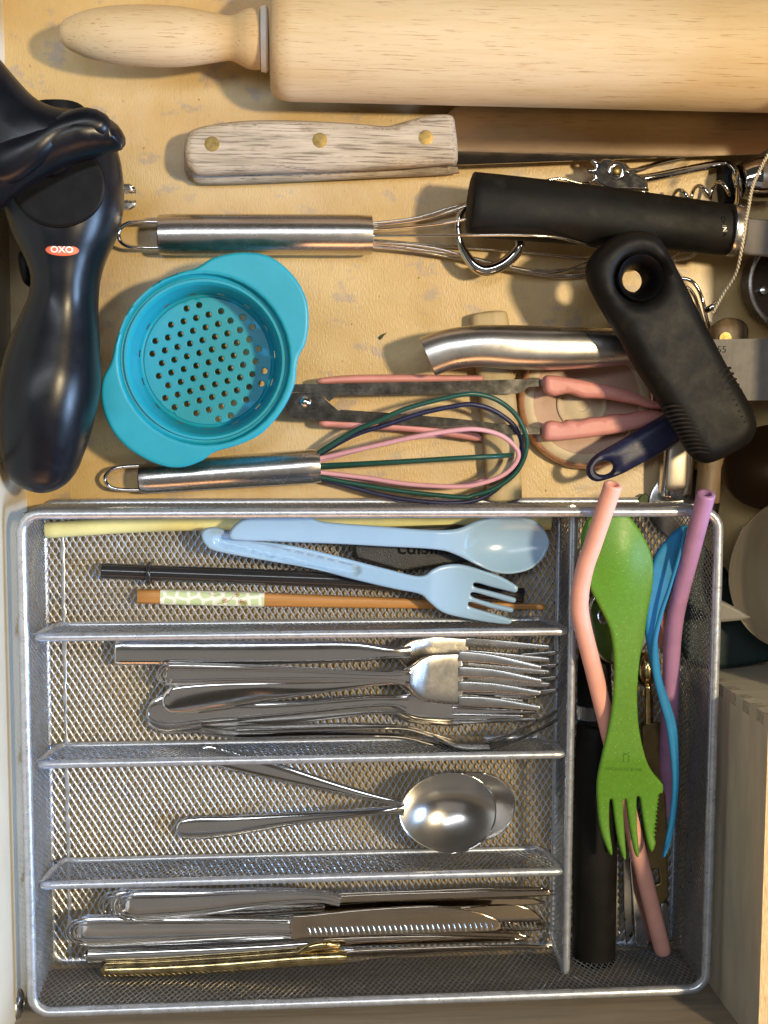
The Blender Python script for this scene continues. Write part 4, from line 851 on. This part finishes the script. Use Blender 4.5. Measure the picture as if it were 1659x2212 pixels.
def fork(label, hst, head, tines, mat='cut', hr=.15, rid=None, e=2.3, tw_=(11, 4), roll=0, th_=.09, hm=None):
    hm = hm or mat
    hst = [(a, b, c, d*(1.12 if a < 800 else 1), f) for a, b, c, d, f in hst]
    t = Thing('fork', label, 'fork', at(hst[2][0], hst[2][1], 0), FG)
    h = t.part('handle', loft(pxs(hst), m=36, n=18, e=e, r0=hr, bf=.6, roll=roll), M[mat])
    if rid: ridges(t, pxs(hst), rid, h, M[mat], e=e)
    t.part('head', loft(pxs(head), m=24, n=24, e=3.4, r1=.12, bf=.3), M[hm])
    for (a, b, c) in tines:
        n0, n1 = tw_; mid = ((a[0]*.55+c[0]*.45), b, a[2]*.6+c[2]*.4)
        t.part('tine', loft(pxs([(a[0], a[1], a[2], n0, th_), (mid[0], (a[1]*.55+c[1]*.45) if b is None else b, mid[2]-.05, n0*.85, th_), (c[0], c[1], c[2], n1, th_*.7)]), m=14, n=16, e=6, r0=.05, r1=.12), M[hm])
    return t
# lower forks first
fork('steel fork stacked directly beneath the topmost ridged fork, only its tine ends showing', [(365, 1468, 1.0, 26, .10), (500, 1470, 1.0, 22, .10), (700, 1470, 1.1, 13, .12), (860, 1470, 1.2, 9, .14), (900, 1470, 1.2, 14, .12)],
     [(880, 1470, 1.2, 10, .12), (920, 1472, 1.0, 40, .09), (975, 1474, .9, 55, .08), (1030, 1476, .9, 55, .08)],
     [((1015, 1432+i*29, .9), None, (1205, 1409+i*27, 1.5)) for i in range(4)], 'dullsteel')
fork('steel fork lying between the scalloped one and the forks on edge, handle mostly covered', [(330, 1556, .7, 18, .10), (370, 1560, .7, 24, .11), (500, 1556, .75, 20, .11), (650, 1546, .8, 15, .12), (790, 1532, .85, 12, .13), (860, 1530, .85, 13, .13)],
     [(850, 1530, .85, 14, .12), (890, 1532, .8, 30, .09), (960, 1535, .7, 34, .08), (1000, 1536, .7, 33, .08)],
     [((990, 1512+i*15, .7), None, (1160, 1506+i*16, 1.2)) for i in range(4)], 'dullsteel', hr=.4, tw_=(7, 3.5), rid=[.7])
fork('steel fork with a plain rectangular handle, nearest the chopstick divider', [(247, 1410, 1.3, 24, .17), (300, 1410, 1.3, 24, .18), (560, 1410, 1.5, 24, .18), (760, 1408, 1.7, 21, .13), (845, 1410, 1.8, 13, .16), (885, 1412, 1.7, 18, .13)],
     [(860, 1411, 1.75, 14, .14), (890, 1414, 1.5, 36, .10), (930, 1420, 1.2, 48, .09), (1000, 1426, 1.1, 50, .08), (1012, 1427, 1.1, 50, .08)],
     [((1005, 1386+i*27, 1.1), None, (1190, 1398+i*27, 1.9)) for i in range(4)], hr=.08, e=2.8, hm='headsteel')
fork('steel fork with scalloped handle end, lying lowest on its front', [(318, 1530, .9, 26, .10), (360, 1540, .9, 38, .11), (450, 1538, .9, 26, .11), (600, 1532, 1.0, 16, .12), (780, 1516, 1.1, 13, .13), (850, 1514, 1.2, 14, .14), (880, 1518, 1.2, 22, .12)],
     [(860, 1515, 1.2, 16, .12), (895, 1522, 1.1, 32, .10), (935, 1526, 1.0, 34, .09), (985, 1528, 1.0, 32, .08)],
     [((975, 1503+i*15, 1.0), None, (1130, 1515+i*11, 1.4)) for i in range(4)], hr=.4, tw_=(8, 4), rid=[.55])
fork('steel fork with smooth oval handle end crossing under the ridged fork', [(350, 1514, 1.6, 24, .09), (400, 1512, 1.6, 31, .10), (500, 1503, 1.6, 29, .11), (620, 1490, 1.6, 19, .12), (740, 1478, 1.5, 13, .13), (840, 1470, 1.5, 10, .14), (880, 1468, 1.4, 14, .12)],
     [(860, 1469, 1.4, 12, .12), (900, 1468, 1.2, 40, .09), (960, 1470, 1.1, 45, .08), (1000, 1470, 1.1, 45, .08)],
     [((990, 1436+i*25, 1.1), None, (1150, 1450+i*25, 1.4)) for i in range(4)], hr=.45, roll=[0, -12, -20, -5, 0])
fork('steel fork with ridged handle on top of the pile, four bright tines', [(357, 1456, 1.7, 22, .09), (380, 1457, 1.7, 24, .10), (500, 1456, 1.8, 20, .10), (680, 1457, 2.1, 14, .12), (820, 1461, 2.35, 12, .15), (862, 1462, 2.4, 15, .16), (885, 1463, 2.35, 20, .14)],
     [(868, 1463, 2.38, 16, .14), (886, 1463, 2.3, 26, .13), (905, 1464, 2.15, 44, .11), (930, 1465, 2.0, 54, .10), (985, 1466, 1.9, 58, .09), (1000, 1466, 1.9, 58, .09)],
     [((990, 1416, 1.95), 1424, (1170, 1443, 2.9)), ((990, 1450, 1.95), 1455, (1171, 1472, 2.9)), ((990, 1482, 1.95), 1485, (1169, 1497, 2.9)), ((990, 1514, 1.95), 1517, (1168, 1530, 2.9))], hr=.12, rid=[.86, .66, .46], e=3, tw_=(12.5, 5), hm='headsteel', th_=.10)
def sidefork(label, path, mat='dullsteel', zc=1.5):
    t = Thing('fork', label, 'fork', at(path[2][0], path[2][1], 0), FG)
    P = [(x, y, zc, 4, .45 if i < 3 else .25) for i, (x, y) in enumerate(path[:-2])]
    t.part('handle', loft(pxs([(x, y, z, 5 if i else 3, b) for i, (x, y, z, a, b) in enumerate(P)]), m=30, n=14, e=2.5, r0=.15), M[mat])
    x, y = path[-3]; xe, ye = path[-1]; xm, ym = path[-2]
    t.part('head', loft(pxs([(path[-4][0], path[-4][1], zc, 4, .2), (x, y, zc, 5, 1.0), (xm, ym, zc, 4, 1.15)]), m=14, n=14, e=2.6), M[mat])
    for i in range(4):
        z = zc-.95+i*.62
        t.part('tine', loft(pxs([(xm-6, ym+1, z, 3.6, .13), ((xm+xe)/2, (ym+ye)/2+5, z, 3.2, .10), (xe, ye-i*1.5, z, 2, .05)]), m=10, n=8, r1=.08), M[mat])
sidefork('dark steel fork turned on its edge, nearer the spoons of the two', [(430, 1578), (520, 1588), (700, 1584), (860, 1590), (930, 1606), (990, 1622), (1060, 1618), (1205, 1556)], zc=1.35)
sidefork('dark steel fork turned on its edge against the other one', [(508, 1576), (600, 1575), (750, 1570), (870, 1572), (930, 1588), (985, 1604), (1050, 1603), (1204, 1538)], zc=1.55)

SG = 'steel spoons in the third compartment'
def spoon(label, hst, c, rx_, ry_, zrim, depth, ang, roll=0):
    t = Thing('spoon', label, 'spoon', at(c[0], c[1], 0), SG)
    t.part('handle', loft(pxs(hst), m=36, n=18, e=2.2, r0=.4, bf=.6, roll=roll), M['cut'])
    cw = at(c[0], c[1], zrim); a = math.radians(ang); A, B = rx_*k(zrim), ry_*k(zrim)
    o_ = []
    for th2 in np.arange(40)*2*math.pi/40:
        u_, v_ = A*math.cos(th2), B*math.sin(th2)*(1+.10*math.cos(th2)); o_.append((cw[0]+u_*math.cos(a)-v_*math.sin(a), cw[1]+u_*math.sin(a)+v_*math.cos(a)))
    def bz_(x, y):
        dx, dy = x-cw[0], y-cw[1]; u_ = dx*math.cos(a)+dy*math.sin(a); v_ = -dx*math.sin(a)+dy*math.cos(a)
        d = (u_/A)**2+(v_/B)**2; return zrim-depth*max(0, 1-d)
    t.part('bowl', pillow(o_, bz_, .11, .05, world=True, grid=.10, sp=.06), M['bowlsteel'])
spoon('steel spoon half hidden under the other spoon, handle running under the divider', [(430, 1622, 1.2, 20, .10), (500, 1642, 1.2, 22, .11), (600, 1668, 1.2, 20, .12), (720, 1700, 1.3, 13, .13), (830, 1727, 1.5, 9, .15), (905, 1741, 1.5, 9, .14)], (1012, 1742), 107, 80, 1.5, .75, -3)
spoon('steel spoon lying on top with wide round bowl and rounded handle end', [(380, 1791, .9, 20, .09), (420, 1789, .9, 26, .11), (500, 1784, 1.0, 24, .13), (640, 1768, 1.5, 15, .15), (760, 1757, 2.1, 10, .17), (840, 1750, 2.6, 9, .18), (872, 1749, 2.6, 14, .12)], (968, 1756), 110, 93, 2.65, 1.0, -2)

KG = 'steel table knives in the bottom compartment'
def knife(label, hst, blade, z, dz=.75, mat='cut', rid=None, hr=.3, th_=.12, e=2.2, name='table_knife', ser=None, bmat=None, bz0=None, e_h=2.2, roll=0):
    hst = [(a, b, c+dz, d, f) for a, b, c, d, f in hst]; z += dz
    t = Thing(name, label, 'knife', at(hst[1][0], hst[1][1], 0), KG)
    h = t.part('handle', loft(pxs(hst), m=36, n=20, e=e_h, r0=hr, bf=.6, roll=roll), M[mat])
    if rid: ridges(t, pxs(hst), rid, h, M['chrome'], e=e_h)
    t.part('blade', pillow(blade, z, th_, .05, z=z, grid=.4, sp=.15), M[bmat or 'blade'])
    if ser:
        for i, (x, y, l, d) in enumerate(ser):
            t.part('serration', loft(pxs([(x-l*.35, y-d, z+th_/2+.0, 2.2, .025), (x, y, z+th_/2+.005, 3.0, .035), (x+l*.5, y+d, z+th_/2-.01, 2.2, .025)]), m=5, n=6, r0=.02, r1=.02), M['chrome'])
    return t
knife('steel knife with looped ridged handle, hidden behind its twin under the divider', [(237, 1954, 1.1, 30, .14), (262, 1954, 1.1, 38, .2), (400, 1950, 1.1, 34, .2), (560, 1942, 1.2, 20, .2), (700, 1944, 1.3, 15, .2)], [(690, 1932), (900, 1922), (1150, 1915), (1180, 1928), (1175, 1936), (900, 1942), (700, 1956)], 1.2, rid=[.85, .6], hr=.6)
knife('steel knife with looped ridged handle, upper one beside the divider', [(266, 1956, 1.6, 30, .12), (292, 1956, 1.6, 37, .2), (420, 1950, 1.6, 32, .2), (560, 1938, 1.7, 22, .2), (680, 1934, 1.8, 14, .2), (735, 1944, 1.8, 12, .2)], [(722, 1936), (800, 1930), (1000, 1924), (1180, 1922), (1188, 1929), (1180, 1934), (900, 1944), (760, 1949), (725, 1950)], 1.8, rid=[.88, .68, .48], hr=.6)
knife('steel knife wedged below the broad ridged one, thin beaded edge showing', [(300, 2040, 1.0, 16, .14), (330, 2041, 1.0, 20, .2), (450, 2036, 1.1, 18, .2), (600, 2030, 1.2, 14, .2), (700, 2026, 1.2, 12, .18)], [(690, 2016), (900, 2008), (1080, 2012), (1130, 2018), (1128, 2028), (900, 2034), (690, 2038)], 1.2, .3, hr=.3)
knife('steel knife lying deepest between the looped and the broad ridged knives', [(300, 1978, 1.0, 18, .14), (330, 1980, 1.0, 24, .2), (450, 1976, 1.0, 20, .2), (600, 1966, 1.1, 14, .2), (700, 1962, 1.1, 12, .18)], [(690, 1950), (900, 1942), (1120, 1938), (1165, 1944), (1160, 1954), (900, 1964), (690, 1974)], 1.0, .3, rid=[.8, .5], hr=.5)
knife('steel knife underneath with rounded serrated tip poking out right', [(600, 2000, .9, 18, .12), (700, 1998, .9, 18, .12)], [(700, 1985), (1000, 1958), (1060, 1950), (1110, 1952), (1150, 1965), (1172, 1985), (1174, 2002), (1165, 2010), (1000, 2014), (700, 2015)], 1.0, .3, ser=[(1085+i*9, 2000, 8, 8) for i in range(9)])
knife('steel knife with broad ridged handle and full serrated blade, centre of compartment', [(161, 2010, 1.3, 24, .12), (190, 2010, 1.3, 37, .2), (320, 2008, 1.4, 35, .22), (480, 2004, 1.6, 28, .22), (590, 2002, 1.7, 23, .22), (632, 2004, 1.8, 25, .22)],
      [(628, 1982), (664, 1976), (780, 1964), (916, 1956), (988, 1960), (1040, 1972), (1075, 1986), (1086, 1997), (1080, 2007), (1060, 2012), (900, 2018), (664, 2026), (630, 2030)], 1.95, rid=[.86, .66, .46], hr=.6, ser=[(668+i*11.6, 2012-.30*i, 9, 9) for i in range(35)])
knife('steel knife on its side, slim squared handle above the gold one', [(190, 2063, 1.0, 15, .25), (210, 2063, 1.0, 16, .3), (400, 2056, 1.1, 16, .3), (560, 2046, 1.3, 13, .3), (640, 2040, 1.4, 12, .3), (700, 2036, 1.4, 10, .25)], [(680, 2028), (900, 2020), (1060, 2022), (1122, 2026), (1124, 2034), (900, 2040), (690, 2046)], 1.4, hr=.12, e_h=3.)
knife('gold handled knife lying along the front mesh wall', [(216, 2094, .95, 13, .2), (240, 2095, .95, 16, .3), (350, 2092, 1.0, 17, .3), (500, 2083, 1.2, 17, .3), (640, 2072, 1.4, 17, .3), (730, 2068, 1.5, 17, .3), (748, 2068, 1.5, 15, .28)], [(740, 2055), (900, 2046), (1100, 2040), (1178, 2042), (1180, 2048), (1000, 2056), (850, 2068), (742, 2080)], 1.4, 1.2, mat='gold', hr=.25)
single('gold_bolster', 'gold scroll shaped bolster of a knife tucked above the gold handle', 'knife', loft(pxs([(640, 2060, 2.6, 5, .1), (670, 2046, 2.7, 10, .15), (705, 2041, 2.7, 10, .15), (735, 2043, 2.6, 6, .1)]), r0=.1, r1=.1), M['gold'])
single('serrated_blade', 'thin steel blade with beaded edge beside the gold bolster', 'knife', loft(pxs([(715, 2054, 2.2, 7, .1), (900, 2050, 2.2, 5, .1), (1110, 2046, 2.0, 3, .08)]), r0=.1, r1=.1), M['cut'])

# ------------------------------------------------------------------ small debris
def crumbs(name, labels, spots, mat, grp, r=.05):
    for i, (x, y, s) in enumerate(spots):
        label = 'tiny brown crumb on the floor '+labels[i]
        c = at(x, y, .02); V, Fs = revolve((0, 0), [(.01, 0), (1, .1), (.8, .6), (.01, .8)], 7)
        V = V*s*r*rng.uniform(.7, 1.3, V.shape)+np.array([c[0], c[1], 0.0]); single(name, label, 'crumb', (V, Fs), mat, grp)
crumbs('crumb', ['right of the upper strainer ear', 'above the herb flake', 'between big whisk handle and herb flake', 'straight below the whisk wires', 'left of the knife handle', 'below the rolling pin handle', 'left of the black grip with the hole', 'below the round coaster', 'left of the tongs arms start'], [(600, 640, 1), (760, 700, .8), (820, 640, .7), (905, 600, .9), (310, 320, .8), (430, 215, .8), (1230, 590, 1), (1180, 1060, 1), (740, 780, .7)], M['crumb'], 'crumbs on the drawer floor')
single('herb_flake', 'tiny dark green herb flake on the bare floor right of the strainer', 'herb flake', pillow([(818, 728), (826, 722), (836, 719), (830, 724), (826, 730), (820, 734)], .05, .05, .02, z=.05, sp=.06), M['leaf'])
single('herb_leaf', 'small curled green leaf beside the steel grip behind the tray', 'leaf', pillow([(1376, 1080), (1384, 1070), (1396, 1066), (1404, 1078), (1398, 1088), (1384, 1088)], .3, .2, .06, z=.3, sp=.06), M['leaf'])
